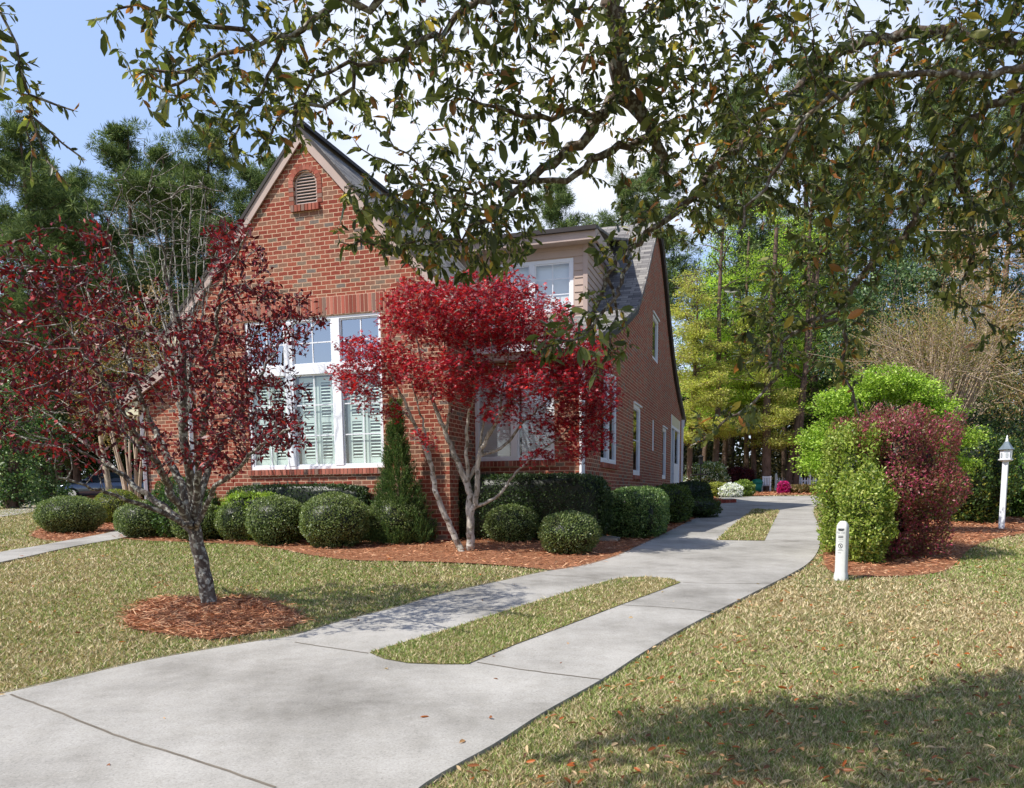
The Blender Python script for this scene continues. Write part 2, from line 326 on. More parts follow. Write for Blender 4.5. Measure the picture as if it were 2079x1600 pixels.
def skin(Np, par, r, name, mat, parent, thick=.03, loc=(0, 0, 0)):
    """tapered tubes along the skeleton, rings shared along each main line"""
    n = len(Np); ok = par >= 0; d = np.zeros((n, 3)); d[ok] = unit(Np[ok]-Np[par[ok]]); 
    first = np.zeros(n, int)-1
    for i in range(n):
        if par[i] >= 0 and (first[par[i]] < 0 or r[i] > r[first[par[i]]]): first[par[i]] = i
    root = ~ok; d[root] = np.array([d[first[i]] if first[i] >= 0 else (0, 0, 1) for i in np.where(root)[0]])
    V, Q, o = [], [], 0
    for sel, ns in ((r >= thick, 9), (r < thick, 4)):
        e = np.where(ok & sel)[0]
        if not len(e): continue
        pr = par[e]; main = first[pr] == e; d0 = np.where(main[:, None], unit(d[pr]+d[e]), d[e]); rr0 = np.where(main, r[pr], np.minimum(r[pr], r[e]*1.25)); dn = np.array([unit(d[i]+d[first[i]]) if first[i] >= 0 else d[i] for i in e])
        ref = np.array([.31, .83, .46])
        def ring(P, D, R):
            a = unit(np.cross(D, ref)); b = np.cross(D, a); t = np.arange(ns)*2*PI/ns
            return P[:, None]+R[:, None, None]*(a[:, None]*np.cos(t)[None, :, None]+b[:, None]*np.sin(t)[None, :, None])
        v = np.concatenate([ring(Np[pr], d0, rr0), ring(Np[e], dn, r[e])], 1).reshape(-1, 3); k = np.arange(ns); k2 = (k+1) % ns
        q = np.stack([k, k2, ns+k2, ns+k], 1); Q.append((np.arange(len(e))[:, None, None]*2*ns+q[None]).reshape(-1, 4)+o); V.append(v); o += len(v)
    V = np.concatenate(V)-np.array(loc); return link(name, np_mesh(name, V, np.concatenate(Q), smooth=True), mat, parent)
def trace(lines, step=.1, wob=.01):
    """lines: list of (points, r_start, r_end, parent_line or None); smooth polylines joined at their nearest node"""
    Np, par, rr, st = [], [], [], []
    for pts, ra, rb, pl in lines:
        P = [np.array(p, float) for p in pts]
        if pl is not None:
            a, b = st[pl]; seg = np.array(Np[a:b]); j = int(np.linalg.norm(seg-P[0], axis=1).argmin())+a; P[0] = Np[j]; last = j
        else: last = -1
        Q = [2*P[0]-P[1]]+P+[2*P[-1]-P[-2]]; out = []
        for i in range(1, len(Q)-2):
            m = max(1, int(np.linalg.norm(Q[i+1]-Q[i])/step))
            for t in np.arange(m)/m: out.append(.5*((2*Q[i])+(Q[i+1]-Q[i-1])*t+(2*Q[i-1]-5*Q[i]+4*Q[i+1]-Q[i+2])*t*t+(3*Q[i]-Q[i-1]-3*Q[i+1]+Q[i+2])*t**3))
        out.append(P[-1]); s0 = len(Np)
        for i, q in enumerate(out):
            if i == 0 and pl is not None: continue
            Np.append(q+RN.normal(0, wob, 3)); par.append(last); last = len(Np)-1; rr.append(ra+(rb-ra)*(i/(len(out)-1)))
        st.append((s0, len(Np)))
    return Np, par, rr
def blob(c, r, n):
    d = rdir(n)*RN.random((n, 1))**(1/3); return np.array(c)+d*np.array(r)
def fork_leaves(Np, par, r, tips_r, per, L, W, cols, w=None, spread=.05, droop=0., hi=False, keep=None, out=.5, mat=None):
    """leaves hung on the thin twigs"""
    th = np.where((r <= tips_r) & (par >= 0))[0]
    if keep is not None: th = th[keep(Np[th])]
    i = np.repeat(th, per); n = len(i); t = RN.random((n, 1)); P = Np[i]*t+Np[par[i]]*(1-t); d = unit(Np[i]-Np[par[i]])
    D = unit(d*out+RN.normal(0, .6, (n, 3))+np.array([0, 0, -droop])); P = P+RN.normal(0, spread, (n, 3))
    return leaves(P, D, rdir(n, .8), L*RN.uniform(.65, 1.3, n), W*RN.uniform(.7, 1.25, n), palette(n, cols, w), hi)

# ================================================================== camera, sun, sky
cam = bpy.data.cameras.new('camera'); co = bpy.data.objects.new('camera', cam); COL.objects.link(co); sc.camera = co
co.matrix_world = Matrix(((cr[0], cu[0], -fw[0], 0), (cr[1], cu[1], -fw[1], 0), (cr[2], cu[2], -fw[2], H), (0, 0, 0, 1)))
cam.sensor_width = 36; cam.lens = F/2079*36; cam.shift_x = 0; cam.shift_y = (CY-800)/2079; cam.clip_end = 2000; cam.clip_start = .05
SEL, SDX, SDY = math.radians(52), .900, .436
sun = bpy.data.lights.new('sun', 'SUN'); sun.energy = 5.0; sun.angle = math.radians(.53); sun.color = (1, .955, .89); so = bpy.data.objects.new('sun', sun); COL.objects.link(so)
sd = Vector((-SDX*math.cos(SEL), -SDY*math.cos(SEL), math.sin(SEL))); so.rotation_euler = sd.to_track_quat('Z', 'Y').to_euler(); so.location = (-20, -20, 40)
w = bpy.data.worlds.new('World'); sc.world = w; w.use_nodes = True; nt = w.node_tree; L = nt.links.new; bg = nt.nodes['Background']
sky = N(nt, 'ShaderNodeTexSky'); sky.sky_type = 'NISHITA'; sky.sun_disc = False; sky.sun_elevation = SEL; sky.sun_rotation = math.atan2(-SDX, -SDY); sky.air_density = 1.; sky.dust_density = .6; sky.ozone_density = 2.5
tc = N(nt, 'ShaderNodeTexCoord'); mp = N(nt, 'ShaderNodeMapping'); mp.inputs['Scale'].default_value = (1, 1, 2.4); mp.inputs['Location'].default_value = (.35, 0, .2); L(tc.outputs['Generated'], mp.inputs[0])
n1 = N(nt, 'ShaderNodeTexNoise', Scale=1.7, Detail=7., Roughness=.52, Distortion=.25); L(mp.outputs[0], n1.inputs['Vector'])
def dirmask(px, py, lo, hi):
    d = ray(px, py); d = d/np.linalg.norm(d); v = N(nt, 'ShaderNodeVectorMath', operation='DOT_PRODUCT'); L(tc.outputs['Generated'], v.inputs[0]); v.inputs[1].default_value = tuple(d)
    m = N(nt, 'ShaderNodeMapRange', interpolation_type='SMOOTHSTEP'); L(v.outputs['Value'], m.inputs[0]); m.inputs[1].default_value = math.cos(math.radians(lo)); m.inputs[2].default_value = math.cos(math.radians(hi)); return m.outputs[0]
def mth(op, a, b):
    m = N(nt, 'ShaderNodeMath', operation=op)
    for i, v in enumerate((a, b)):
        if isinstance(v, (int, float)): m.inputs[i].default_value = v
        else: L(v, m.inputs[i])
    return m.outputs[0]
s = mth('ADD', n1.outputs[0], mth('MULTIPLY', dirmask(960, 180, 19, 3), .27)); s = mth('ADD', s, mth('MULTIPLY', dirmask(1500, 60, 14, 3), .14)); s = mth('SUBTRACT', s, mth('MULTIPLY', dirmask(180, 140, 16, 4), .22))
wide = dirmask(1040, 330, 62, 34); s = mth('MULTIPLY', s, mth('ADD', mth('MULTIPLY', wide, .32), .68)); cr_ = ramp(nt, [(.47, (0, 0, 0)), (.62, (.45, .45, .45)), (.86, (1, 1, 1))]); L(s, cr_.inputs[0])
tintsky = mix(nt, mix(nt, sky.outputs[0], (1.35, 1.2, 1.2), 1., 'MULTIPLY'), (3.9, 5.4, 8.4), mth('MULTIPLY', wide, .55))
cl = mix(nt, tintsky, (7.6, 7.8, 8.3), cr_.outputs[0]); L(cl, bg.inputs['Color']); bg.inputs['Strength'].default_value = .125
vs = sc.view_settings; vs.view_transform = 'Standard'; vs.look = 'None'; vs.exposure = .3; vs.gamma = 1.; sc.display_settings.display_device = 'sRGB'
cy = sc.cycles; cy.max_bounces = 6; cy.diffuse_bounces = 3; cy.glossy_bounces = 3; cy.transmission_bounces = 4; cy.transparent_max_bounces = 8; cy.use_denoising = True; cy.caustics_reflective = False; cy.caustics_refractive = False; cy.sample_clamp_indirect = 4.

# ================================================================== ground
def grid_sheet(name, xs, ys, mat, off=0.):
    V = np.array([(x, y, z+off) for y, z in ys for x in xs]); nx = len(xs); a = np.arange(len(ys)-1)[:, None]*nx+np.arange(nx-1)[None]
    return link(name, np_mesh(name, V, np.stack([a, a+1, a+nx+1, a+nx], -1).reshape(-1, 4)), mat)
tag(grid_sheet('ground', [-400, -60, -20, 0, 20, 60, 400], list(zip(YC, ZC)), 'lawn_soil'), kind='structure')
def sheet(name, polys, mat, off, thick=0., parent=None, world=False):
    """flat outline(s) in photo pixels (or world metres) laid on the terrain; thick > 0 gives slab sides"""
    bm = bmesh.new()
    for pts in polys:
        W = [(p[0], p[1]) if world else tuple(gnd(*p)[:2]) for p in pts]
        vs = [bm.verts.new((x, y, 0)) for x, y in W]
        for t in tessellate_polygon([[Vector((x, y, 0)) for x, y in W]]):
            try: bm.faces.new([vs[i] for i in t])
            except ValueError: pass
    for y in YC:
        g = list(bm.verts)+list(bm.edges)+list(bm.faces); bmesh.ops.bisect_plane(bm, geom=g, plane_co=(0, y, 0), plane_no=(0, 1, 0), dist=1e-4)
    bmesh.ops.recalc_face_normals(bm, faces=bm.faces)
    for f in bm.faces:
        if f.normal.z < 0: f.normal_flip()
    for v in bm.verts: v.co.z = float(zg(v.co.y))+off
    if thick:
        r = bmesh.ops.extrude_face_region(bm, geom=list(bm.faces)); 
        for v in [e for e in r['geom'] if isinstance(e, bmesh.types.BMVert)]: v.co.z += 0.
        top = [e for e in r['geom'] if isinstance(e, bmesh.types.BMFace)]; tv = set(v for f in top for v in f.verts)
        for v in bm.verts:
            if v not in tv: v.co.z -= thick
    me = bpy.data.meshes.new(name); bm.to_mesh(me); bm.free(); return link(name, me, mat, parent)
def smooth_poly(pts, m=4):
    P = [np.array(p, float) for p in pts]; n = len(P); out = []
    for i in range(n):
        a, b, c, d = P[i-1], P[i], P[(i+1) % n], P[(i+2) % n]
        for t in np.arange(m)/m: out.append(tuple(.5*((2*b)+(c-a)*t+(2*a-5*b+4*c-d)*t*t+(3*b-a-3*c+d)*t**3)))
    return out
def curve(pts, m=4):
    P = [np.array(p, float) for p in pts]; P = [2*P[0]-P[1]]+P+[2*P[-1]-P[-2]]; out = []
    for i in range(1, len(P)-2):
        a, b, c, d = P[i-1:i+3]
        for t in np.arange(m)/m: out.append(tuple(.5*((2*b)+(c-a)*t+(2*a-5*b+4*c-d)*t*t+(3*b-a-3*c+d)*t**3)))
    out.append(tuple(P[-2])); return out
LEFT = [(-500, 1525), (-200, 1463), (0, 1418), (150, 1383), (300, 1348), (500, 1312), (590, 1298), (700, 1265), (800, 1240), (900, 1210), (1000, 1188), (1100, 1166), (1137, 1160), (1190, 1151), (1250, 1133), (1300, 1110), (1345, 1088), (1390, 1065), (1430, 1045), (1460, 1026), (1472, 1017), (1455, 1011.5)]
RIGHT = [(1664, 1024), (1654, 1031), (1652, 1045), (1660, 1065), (1664, 1090), (1662, 1118), (1642, 1146), (1600, 1172), (1500, 1223), (1400, 1275), (1300, 1335), (1220, 1388), (1100, 1457), (1000, 1522), (865, 1600), (760, 1690)]
drive_px = curve(LEFT, 4)+[(1560, 1008.5), (1700, 1007.5), (1800, 1008), (1800, 1022)]+curve(RIGHT, 4)+[(-600, 1690)]
STRIP1 = [(750, 1333), (780, 1346), (830, 1355), (890, 1357), (950, 1357), (1050, 1315), (1150, 1277), (1250, 1238), (1330, 1208), (1382, 1188), (1360, 1180), (1310, 1176), (1255, 1179), (1180, 1200), (1060, 1236), (900, 1288)]
STRIP2 = [(1455, 1100), (1530, 1036), (1583, 1038.5), (1552, 1101.5)]
drive = tag(sheet('driveway', [drive_px], 'concrete', .03, .12), kind='structure')
def seam(pts, wpx, name='expansion_joint'):
    P = [gnd(*p)[:2] for p in curve(pts, 7)]; P = [p+RN.normal(0, wpx*.35, 2) for p in P]; out, back = [], []
    for i, p in enumerate(P):
        d = P[min(i+1, len(P)-1)]-P[max(i-1, 0)]; d /= np.linalg.norm(d); n = np.array([-d[1], d[0]])*wpx; out.append(tuple(p+n)); back.append(tuple(p-n))
    return sheet(name, [out+back[::-1]], 'joint_dirt', .0335, parent=drive, world=True)
seam([(22, 1419), (128, 1459), (250, 1508), (400, 1556), (560, 1612)], .008)
seam([(598, 1311), (660, 1321), (748, 1334)], .006); seam([(968, 1353), (1090, 1372), (1219, 1388)], .007); seam([(1262, 1234), (1360, 1240), (1446, 1248)], .006); seam([(1386, 1188), (1480, 1190), (1566, 1190)], .006); seam([(1106, 1172), (1180, 1176), (1230, 1182)], .005); seam([(1390, 1096), (1456, 1100)], .006); seam([(1553, 1101), (1662, 1104)], .006)
seam([(x, y-1) for x, y in curve(LEFT[:17], 3)], .009, 'soil_edge')
tag(sheet('lawn_strip', [STRIP1, STRIP2], 'lawn_soil', .036), kind='structure')
WALK = curve([(-400, 1205), (-200, 1168), (0, 1124), (60, 1114), (130, 1101), (200, 1088), (243, 1077), (262, 1060), (300, 1040)], 3)+curve([(345, 1052), (310, 1078), (262, 1092), (150, 1112), (60, 1132), (0, 1145), (-200, 1190), (-400, 1235)], 3)
tag(sheet('footpath', [WALK], 'concrete', .028, .1), kind='structure')
tag(sheet('side_drive', [[(-900, 1013), (-200, 1015), (0, 1017.5), (97, 1018), (118, 1022), (92, 1030), (60, 1042), (0, 1051), (-200, 1085), (-400, 1110), (-900, 1060)]], 'concrete', .028, .1), kind='structure')
tag(sheet('lawn_island', [[(-300, 1028), (-100, 1029), (18, 1030), (30, 1033), (0, 1037), (-100, 1048), (-300, 1064)]], 'lawn_soil', .034), kind='structure')
BED = curve([(236, 1094), (300, 1100), (420, 1104), (540, 1112), (640, 1131), (720, 1140), (820, 1142), (950, 1146), (1050, 1153), (1138, 1161), (1190, 1152), (1250, 1134), (1300, 1111), (1390, 1066), (1430, 1046), (1462, 1026), (1472, 1017)], 3)+[(1440, 1008), (1300, 1000+48), (1190, 1060), (700, 1075), (400, 1050), (330, 1050), (262, 1080)]
BED2 = smooth_poly([(64, 1086), (72, 1093), (120, 1101), (185, 1090), (242, 1076), (262, 1056), (240, 1040), (190, 1050), (95, 1070)], 3)
BED3 = smooth_poly([(1672, 1120), (1680, 1158), (1720, 1170), (1800, 1173), (1880, 1169), (1925, 1158), (1950, 1135), (1990, 1105), (2079, 1085), (2180, 1075), (2200, 1045), (2000, 1045), (1800, 1070), (1700, 1090)], 3)
BED4 = smooth_poly([(1380, 1009), (1440, 1010), (1520, 1008.5), (1620, 1006.5), (1720, 1005.5), (1760, 999), (1600, 996), (1440, 999), (1390, 1003)], 2)
RING = [(425+178*math.cos(a)*(1+.06*math.sin(3*a+1)), 1257+41*math.sin(a)*(1+.1*math.sin(5*a))) for a in np.linspace(0, 2*PI, 28, endpoint=False)]
BED5 = [(-400, 1011), (-400, 1002), (130, 1000), (330, 1006), (330, 1030), (210, 1020), (125, 1017)]
for nm, P, of in (('front_bed', BED, .022), ('corner_bed', BED2, .018), ('right_bed', BED3, .02), ('rear_bed', BED4, .05), ('tree_ring', RING, .02), ('left_bed', BED5, .016)):
    tag(sheet(nm, [P], 'mulch', of), kind='structure')
sc.render.film_transparent = False

# --- point tests
def inpoly(P, poly):
    poly = np.array(poly); x, y = P[:, 0], P[:, 1]; c = np.zeros(len(P), bool); j = len(poly)-1
    for i in range(len(poly)):
        xi, yi = poly[i]; xj, yj = poly[j]; m = ((yi > y) != (yj > y)) & (x < (xj-xi)*(y-yi)/(yj-yi+1e-12)+xi); c ^= m; j = i
    return c
W2 = lambda P: [tuple(gnd(*p)[:2]) for p in P]
wDR, wS1, wS2, wWK, wB1, wB2, wB3, wR, wB4, wB5 = map(W2, (drive_px, STRIP1, STRIP2, WALK, BED, BED2, BED3, RING, BED4, BED5))
def scatter(n, y0, y1, k=1., xm=.70):
    """points on the visible ground, density falling with distance"""
    t = RN.random(n); Y = y0*(y1/y0)**(t**k); X = RN.uniform(-xm, xm, n)*Y*1.02; return np.stack([X, Y], 1)
def vnoise(P, s, seed):
    r = np.random.default_rng(seed); v = np.zeros(len(P))
    for k in range(7):
        a = r.uniform(0, 2*PI); f = s*r.uniform(.6, 2.2); v += np.sin((P[:, 0]*math.cos(a)+P[:, 1]*math.sin(a))*f+r.uniform(0, 6))/(1+.25*k)
    return v/3.
# grass blades
P = scatter(1050000, 3.4, 40., .95); PJ = P+RN.normal(0, .014, P.shape); lawn = ~inpoly(PJ, wDR) & ~inpoly(PJ, wWK); strip = inpoly(PJ, wS1) | inpoly(PJ, wS2)
bare = inpoly(P, wB1) | inpoly(P, wB2) | inpoly(P, wB3) | inpoly(P, wR) | inpoly(P, wB4) | inpoly(P, wB5)
P = P[(lawn | strip) & ~bare]
dv = vnoise(P, .8, 3)*1.3+vnoise(P, 5., 4)*.6; keep = (RN.random(len(P)) < .45+.45*np.clip(dv+.6, 0, 1)); P = P[keep]; dv = dv[keep]; n = len(P)
hgt = RN.uniform(.010, .030, n)*(1+P[:, 1]*.045); wd = (.0009+.00075*P[:, 1])*RN.uniform(.7, 1.3, n); z = zg(P[:, 1])+.03*(inpoly(P, wS1) | inpoly(P, wS2))
a = RN.uniform(0, 2*PI, n); base = np.stack([P[:, 0], P[:, 1], z], 1); ln = RN.normal(0, .75, (n, 2)); tip = base+np.stack([ln[:, 0]*hgt, ln[:, 1]*hgt, hgt], 1); s = np.stack([np.cos(a), np.sin(a), np.zeros(n)], 1)*wd[:, None]
V = np.stack([base-s, base+s, tip], 1).reshape(-1, 3)
tan_ = palette(n, [(200, 184, 148), (186, 168, 130), (212, 198, 164), (168, 148, 112), (140, 122, 94)]); grn = palette(n, [(140, 152, 88), (124, 142, 72), (160, 168, 106), (104, 124, 60)])
m = (RN.random(n) < np.clip(.36+.24*dv, .06, .8))[:, None]; C = np.where(m, grn, tan_)
tag(link('grass', np_mesh('grass', V, T=np.arange(n*3).reshape(-1, 3), tint=np.repeat(C, 3, 0)), 'leaf_matte'), kind='stuff')
# pine straw on the beds
def straw(name, wpoly, n, off, L0=.12):
    wp = np.array(wpoly); lo, hi = wp.min(0), wp.max(0); P = RN.uniform(lo, hi, (n*3, 2)); P = P[inpoly(P, wp+RN.normal(0, 1e-4, wp.shape))][:n]; P = P+RN.normal(0, .05, P.shape); n = len(P)
    a = RN.uniform(0, 2*PI, n); l = L0*RN.uniform(.5, 1.2, n); d = np.stack([np.cos(a), np.sin(a), RN.normal(.0, .22, n)], 1); b = np.stack([P[:, 0], P[:, 1], zg(P[:, 1])+off+RN.random(n)*.035], 1)
    V, Q, C = leaves(b, d, rdir(n, 1.5), l, .004+.0005*P[:, 1], palette(n, [(204, 150, 112), (180, 118, 82), (216, 174, 136), (126, 84, 60), (192, 132, 94), (158, 108, 82)]))
    tag(link(name, np_mesh(name, V, Q, tint=C), 'straw'), kind='stuff')
straw('pine_straw', wR, 9000, .02); straw('pine_straw', wB1, 42000, .02); straw('pine_straw', wB2, 6000, .02); straw('pine_straw', wB3, 16000, .02); straw('pine_straw', wB4, 8000, .06, .2)
# fallen leaves on the lawn and drive
P = scatter(2600, 3.6, 14., 1.); k = (P[:, 0] > (P[:, 1]-3.)*.25) & ~inpoly(P, wDR) & ~inpoly(P, wB3); k |= (RN.random(len(P)) < .25) & ~inpoly(P, wDR); k |= (RN.random(len(P)) < .02); P = P[k]; n = len(P)
V, Q, C = leaves(np.stack([P[:, 0], P[:, 1], zg(P[:, 1])+.036], 1), rdir(n)*np.array([1, 1, .25]), rdir(n, 2.5), RN.uniform(.035, .07, n), RN.uniform(.014, .024, n), palette(n, [(176, 96, 44), (196, 150, 104), (140, 86, 50), (206, 178, 140), (110, 76, 54)]), True)
tag(link('fallen_leaves', np_mesh('fallen_leaves', V, Q, tint=C), 'leaf'), kind='stuff')

# ================================================================== the brick house (local frame: x along the front, y back, z up)
p0 = atY(620, 490, 15.8); ZB = .62; RD = 1.37
uu = np.array([math.cos(PSI), -math.sin(PSI), 0]); vv = np.array([math.sin(PSI), math.cos(PSI), 0])
house = tag(empty('brick_house', (p0[0], p0[1], ZB), -PSI), 'red brick house with steep front gable, tan dormer and white framed windows', 'house')
OFF = (0, 0, ZB)
def hb(mb, name, mat, parent=None, bev=0): return mb.build(name, mat, parent or house, bev, OFF)
def wall(name, outer, holes, axis, pos, depth, mat, parent=None):
    """wall skin with openings: axis 1 = faces front (x,z outline), axis 0 = faces right (y,z outline); reveals run inwards"""
    loops = [[Vector((a, b, 0)) for a, b in outer]]+[[Vector((a, b, 0)) for a, b in h] for h in holes]; flat = [p for l in loops for p in l]
    P = (lambda p, d: (p[0], pos+d, p[1])) if axis == 1 else (lambda p, d: (pos-d, p[0], p[1]))
    mb = MB(); mb.add([P(p, 0) for p in flat], [tuple(t) for t in tessellate_polygon(loops)])
    for l in loops[1:]:
        n = len(l); mb.add([P(p, 0) for p in l]+[P(p, depth) for p in l], [(i, (i+1) % n, n+(i+1) % n, n+i) for i in range(n)])
    return hb(mb, name, mat, parent)
def rect(a0, a1, z0, z1): return [(a0, z0), (a1, z0), (a1, z1), (a0, z1)]
RW = [(0, 8.12), (.5, 7.56), (1.05, 6.96), (1.7, 6.24), (2.25, 5.68), (2.82, 5.14), (3.2, 4.84)]          # wing rake, inner edge
def rwz(u): return np.interp(abs(u), [a for a, _ in RW], [b for _, b in RW])
arch = [(.245*math.cos(t), 7.40+.21*math.sin(t)) for t in np.linspace(0, PI, 11)]
vent_h = [(-.245, 7.02), (.245, 7.02)]+arch; vent_h = [(a+.04, b) for a, b in vent_h]
WIN = rect(-1.43, 1.50, 2.13, 4.98)
outer = [(-2.82, .3), (2.82, .3)]+[(u, z+.05) for u, z in RW[::-1] if u <= 2.82]+[(-u, z+.05) for u, z in RW[1:] if u <= 2.82]
wall('gable_wall', outer, [WIN, vent_h], 1, 0., .11, 'brick_front')
hb(MB().box(-2.82, -2.72, .115, 9, .3, 5.1), 'wall', 'brick_side'); wall('return_wall', rect(0, RD, .3, 5.0), [], 0, 2.82, .1, 'brick_side')
WIN2 = rect(2.84, 4.47, 2.26, 3.94)
wall('front_wall', [(2.60, .3), (5.07, .3), (5.07, 4.42), (2.60, 4.42)], [WIN2], 1, RD, .11, 'brick_front')
# side gable wall
GP = [(0, 4.36), (1.6, 4.80), (3.2, 5.25), (5., 5.86), (6.2, 6.30), (7.3, 7.10), (8.4, 8.02), (9.4, 8.86), (10.4, 9.62), (11.2, 9.42), (11.9, 9.0), (12.8, 8.35), (13.8, 7.45), (15.0, 6.62), (16.3, 5.9), (18., 5.25), (19.6, 4.78), (20.1, 4.62)]
def gz(v): return np.interp(v, [a for a, _ in GP], [b for _, b in GP])
HS = [rect(1.6+RD, 3.62+RD, 2.26, 4.28), rect(6.17+RD, 7.55+RD, 2.08, 3.95), rect(10.1+RD, 10.55+RD, 2.9, 3.86), rect(12.8+RD, 14.05+RD, 2.08, 3.84), rect(15.5+RD, 18.8+RD, 1.95, 4.5), rect(9.9+RD, 11.4+RD, 5.68, 7.02)]
wall('side_wall', [(RD, .3), (19.6+RD, .3)]+[(v+RD, z) for v, z in GP[::-1] if v <= 19.6], HS, 0, 5.07, .1, 'brick_side')
hb(MB().box(-8.5, 4.96, 19.55+RD, 19.7+RD, .3, 4.7), 'rear_wall', 'brick_front')
# dark interior so that no daylight shows through
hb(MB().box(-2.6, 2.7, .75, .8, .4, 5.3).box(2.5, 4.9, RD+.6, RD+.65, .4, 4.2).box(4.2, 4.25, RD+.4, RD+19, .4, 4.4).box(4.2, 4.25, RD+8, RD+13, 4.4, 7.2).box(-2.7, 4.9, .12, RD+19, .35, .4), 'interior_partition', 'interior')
# soldier course, rowlock sills, vent surround
def brickrow(name, u0, u1, y0, y1, z0, z1, w, rot=0., mat='brick_front'):
    mb = MB(); n = int(round((u1-u0)/w)); s = (u1-u0)/n
    for i in range(n): mb.box(u0+i*s+.007, u0+(i+1)*s-.007, y0+random.uniform(-.003, .003), y1, z0, z1)
    return mb, n
def solid_bricks(name, mb, n, parent=None):
    """each brick its own shade"""
    o = hb(mb, name, 'tint_solid', parent); me = o.data; cols = palette(n, [(152, 84, 70), (160, 96, 80), (140, 76, 62), (166, 104, 88), (134, 108, 96), (148, 88, 72)])
    C = np.ones((len(me.vertices), 4), np.float32); C[:, :3] = np.repeat(cols, 8, 0)[:len(C)]; me.attributes.new('tint', 'FLOAT_COLOR', 'POINT').data.foreach_set('color', C.ravel()); return o
plain('mortar', rgb(206, 170, 146), .9, .08, 20.)
for bx in ((-1.75, 1.82, -.008, .02, 4.99, 5.33), (-1.47, 1.54, -.045, .04, 2.01, 2.12), (2.84, 4.5, RD-.04, RD+.03, 2.14, 2.25)): hb(MB().box(*bx), 'mortar_bed', 'mortar')
mb, n = brickrow('', -1.75, 1.82, -.012, .02, 5.0, 5.32, .0794); solid_bricks('soldier_course', mb, n)
mb, n = brickrow('', -1.47, 1.54, -.055, .04, 2.02, 2.125, .0794); solid_bricks('window_sill', mb, n)
mb, n = brickrow('', 2.84, 4.5, RD-.05, RD+.03, 2.15, 2.255, .0794); solid_bricks('window_sill', mb, n)
mb, n = brickrow('', -.26, .34, -.06, .05, 6.90, 7.015, .0794); solid_bricks('vent_sill', mb, n)
mb = MB(); n = 0
for i in range(13):
    t = PI*(i+.5)/13; c = np.array([.04+.30*math.cos(t), 0, 7.41+.27*math.sin(t)]); d = np.array([math.cos(t), 0, math.sin(t)*.95]); mb.obox(c, d*.046, np.array([0, .014, 0]), np.array([-d[2], 0, d[0]])*.036); n += 1
for sgn in (-1, 1):
    for i in range(5): mb.box(.04+sgn*.30-.05, .04+sgn*.30+.05, -.011, .014, 7.03+i*.0794+.004, 7.03+(i+1)*.0794-.004); n += 1
solid_bricks('vent_surround', mb, n)
v = hb(MB().prism([(a*1.0+.0, b) for a, b in vent_h], .045, .09, 1), 'gable_vent', 'interior')
fr = MB()
vv_pts = vent_h[2:]
fr.tube([(a*.9+.004, .05, b-.012) for a, b in [(-.205, 7.04)]+[(x, z) for x, z in vent_h[2:][::-1]]+[(.285, 7.04)]], .022, 6)
for i in range(10):
    z = 7.05+i*.055; hw = .235 if z < 7.40 else .235*math.sqrt(max(0, 1-((z-7.40)/.22)**2))
    if hw > .06: fr.obox((.04, .05, z+.015), (hw, 0, 0), (0, .022, .02), (0, -.004, .005))
hb(fr, 'louvers', 'tan_trim', v)
# ---------- windows
def window(name, cx0, cx1, z0, z1, units, front=True, pos=0., transom=None, mull=.17, mat='white_paint', gl='window_glass', rows=None, cols=2, parent=None, frame=.055):
    """framed window; returns (window object, list of unit spans)"""
    def B(mb, a0, a1, d0, d1, zz0, zz1):
        return mb.box(a0, a1, pos+d0, pos+d1, zz0, zz1) if front else mb.box(pos-d1, pos-d0, a0, a1, zz0, zz1)
    f = MB(); B(f, cx0, cx0+frame, .02, .11, z0, z1); B(f, cx1-frame, cx1, .02, .11, z0, z1); B(f, cx0+frame, cx1-frame, .02, .11, z0, z0+frame*1.1); B(f, cx0+frame, cx1-frame, .02, .11, z1-frame, z1)
    w = (cx1-cx0-(units-1)*mull)/units; sp = [(cx0+i*(w+mull), cx0+i*(w+mull)+w) for i in range(units)]
    for i in range(units-1): B(f, sp[i][1], sp[i+1][0], .012, .112, z0+frame*1.1, z1-frame)
    zs = [(z0, z1)]
    if transom:
        for (a, b) in sp: B(f, a+(frame if a == cx0 else 0), b-(frame if b == cx1 else 0), .006, .113, transom[0], transom[1])
        zs = [(z0, transom[0]), (transom[1], z1)]
    wo = hb(f, name, mat, parent); g = MB(); mu = MB(); sa = MB(); g2 = MB()
    for (a, b) in sp:
        a += frame if a == cx0 else 0; b -= frame if b == cx1 else 0
        for k, (q0, q1) in enumerate(zs):
            q0 += frame*1.1 if k == 0 else 0; q1 -= frame if k == len(zs)-1 else 0
            s = .03; B(sa, a+.002, a+s, .04, .085, q0, q1); B(sa, b-s, b-.002, .04, .085, q0, q1); B(sa, a+s, b-s, .04, .085, q0, q0+s); B(sa, a+s, b-s, .04, .085, q1-s, q1)
            (g2 if k else g).add([(a+s, pos+.064, q0+s), (b-s, pos+.064, q0+s), (b-s, pos+.064, q1-s), (a+s, pos+.064, q1-s)] if front else [(pos-.064, a+s, q0+s), (pos-.064, b-s, q0+s), (pos-.064, b-s, q1-s), (pos-.064, a+s, q1-s)], [(0, 1, 2, 3)])
            r = (rows[k] if rows else 1)
            for j in range(1, r): zc = q0+(q1-q0)*j/r; B(mu, a+s, b-s, .053, .061, zc-.011, zc+.011)
            for j in range(1, cols): xc = a+(b-a)*j/cols; B(mu, xc-.011, xc+.011, .0525, .0605, q0+s, q1-s)
    hb(sa, 'window_sash', mat, wo); hb(g, 'window_pane', gl, wo)
    if g2.v: hb(g2, 'transom_pane', 'transom_glass', wo)
    if mu.v: hb(mu, 'glazing_bars', mat, wo)
    return wo, sp
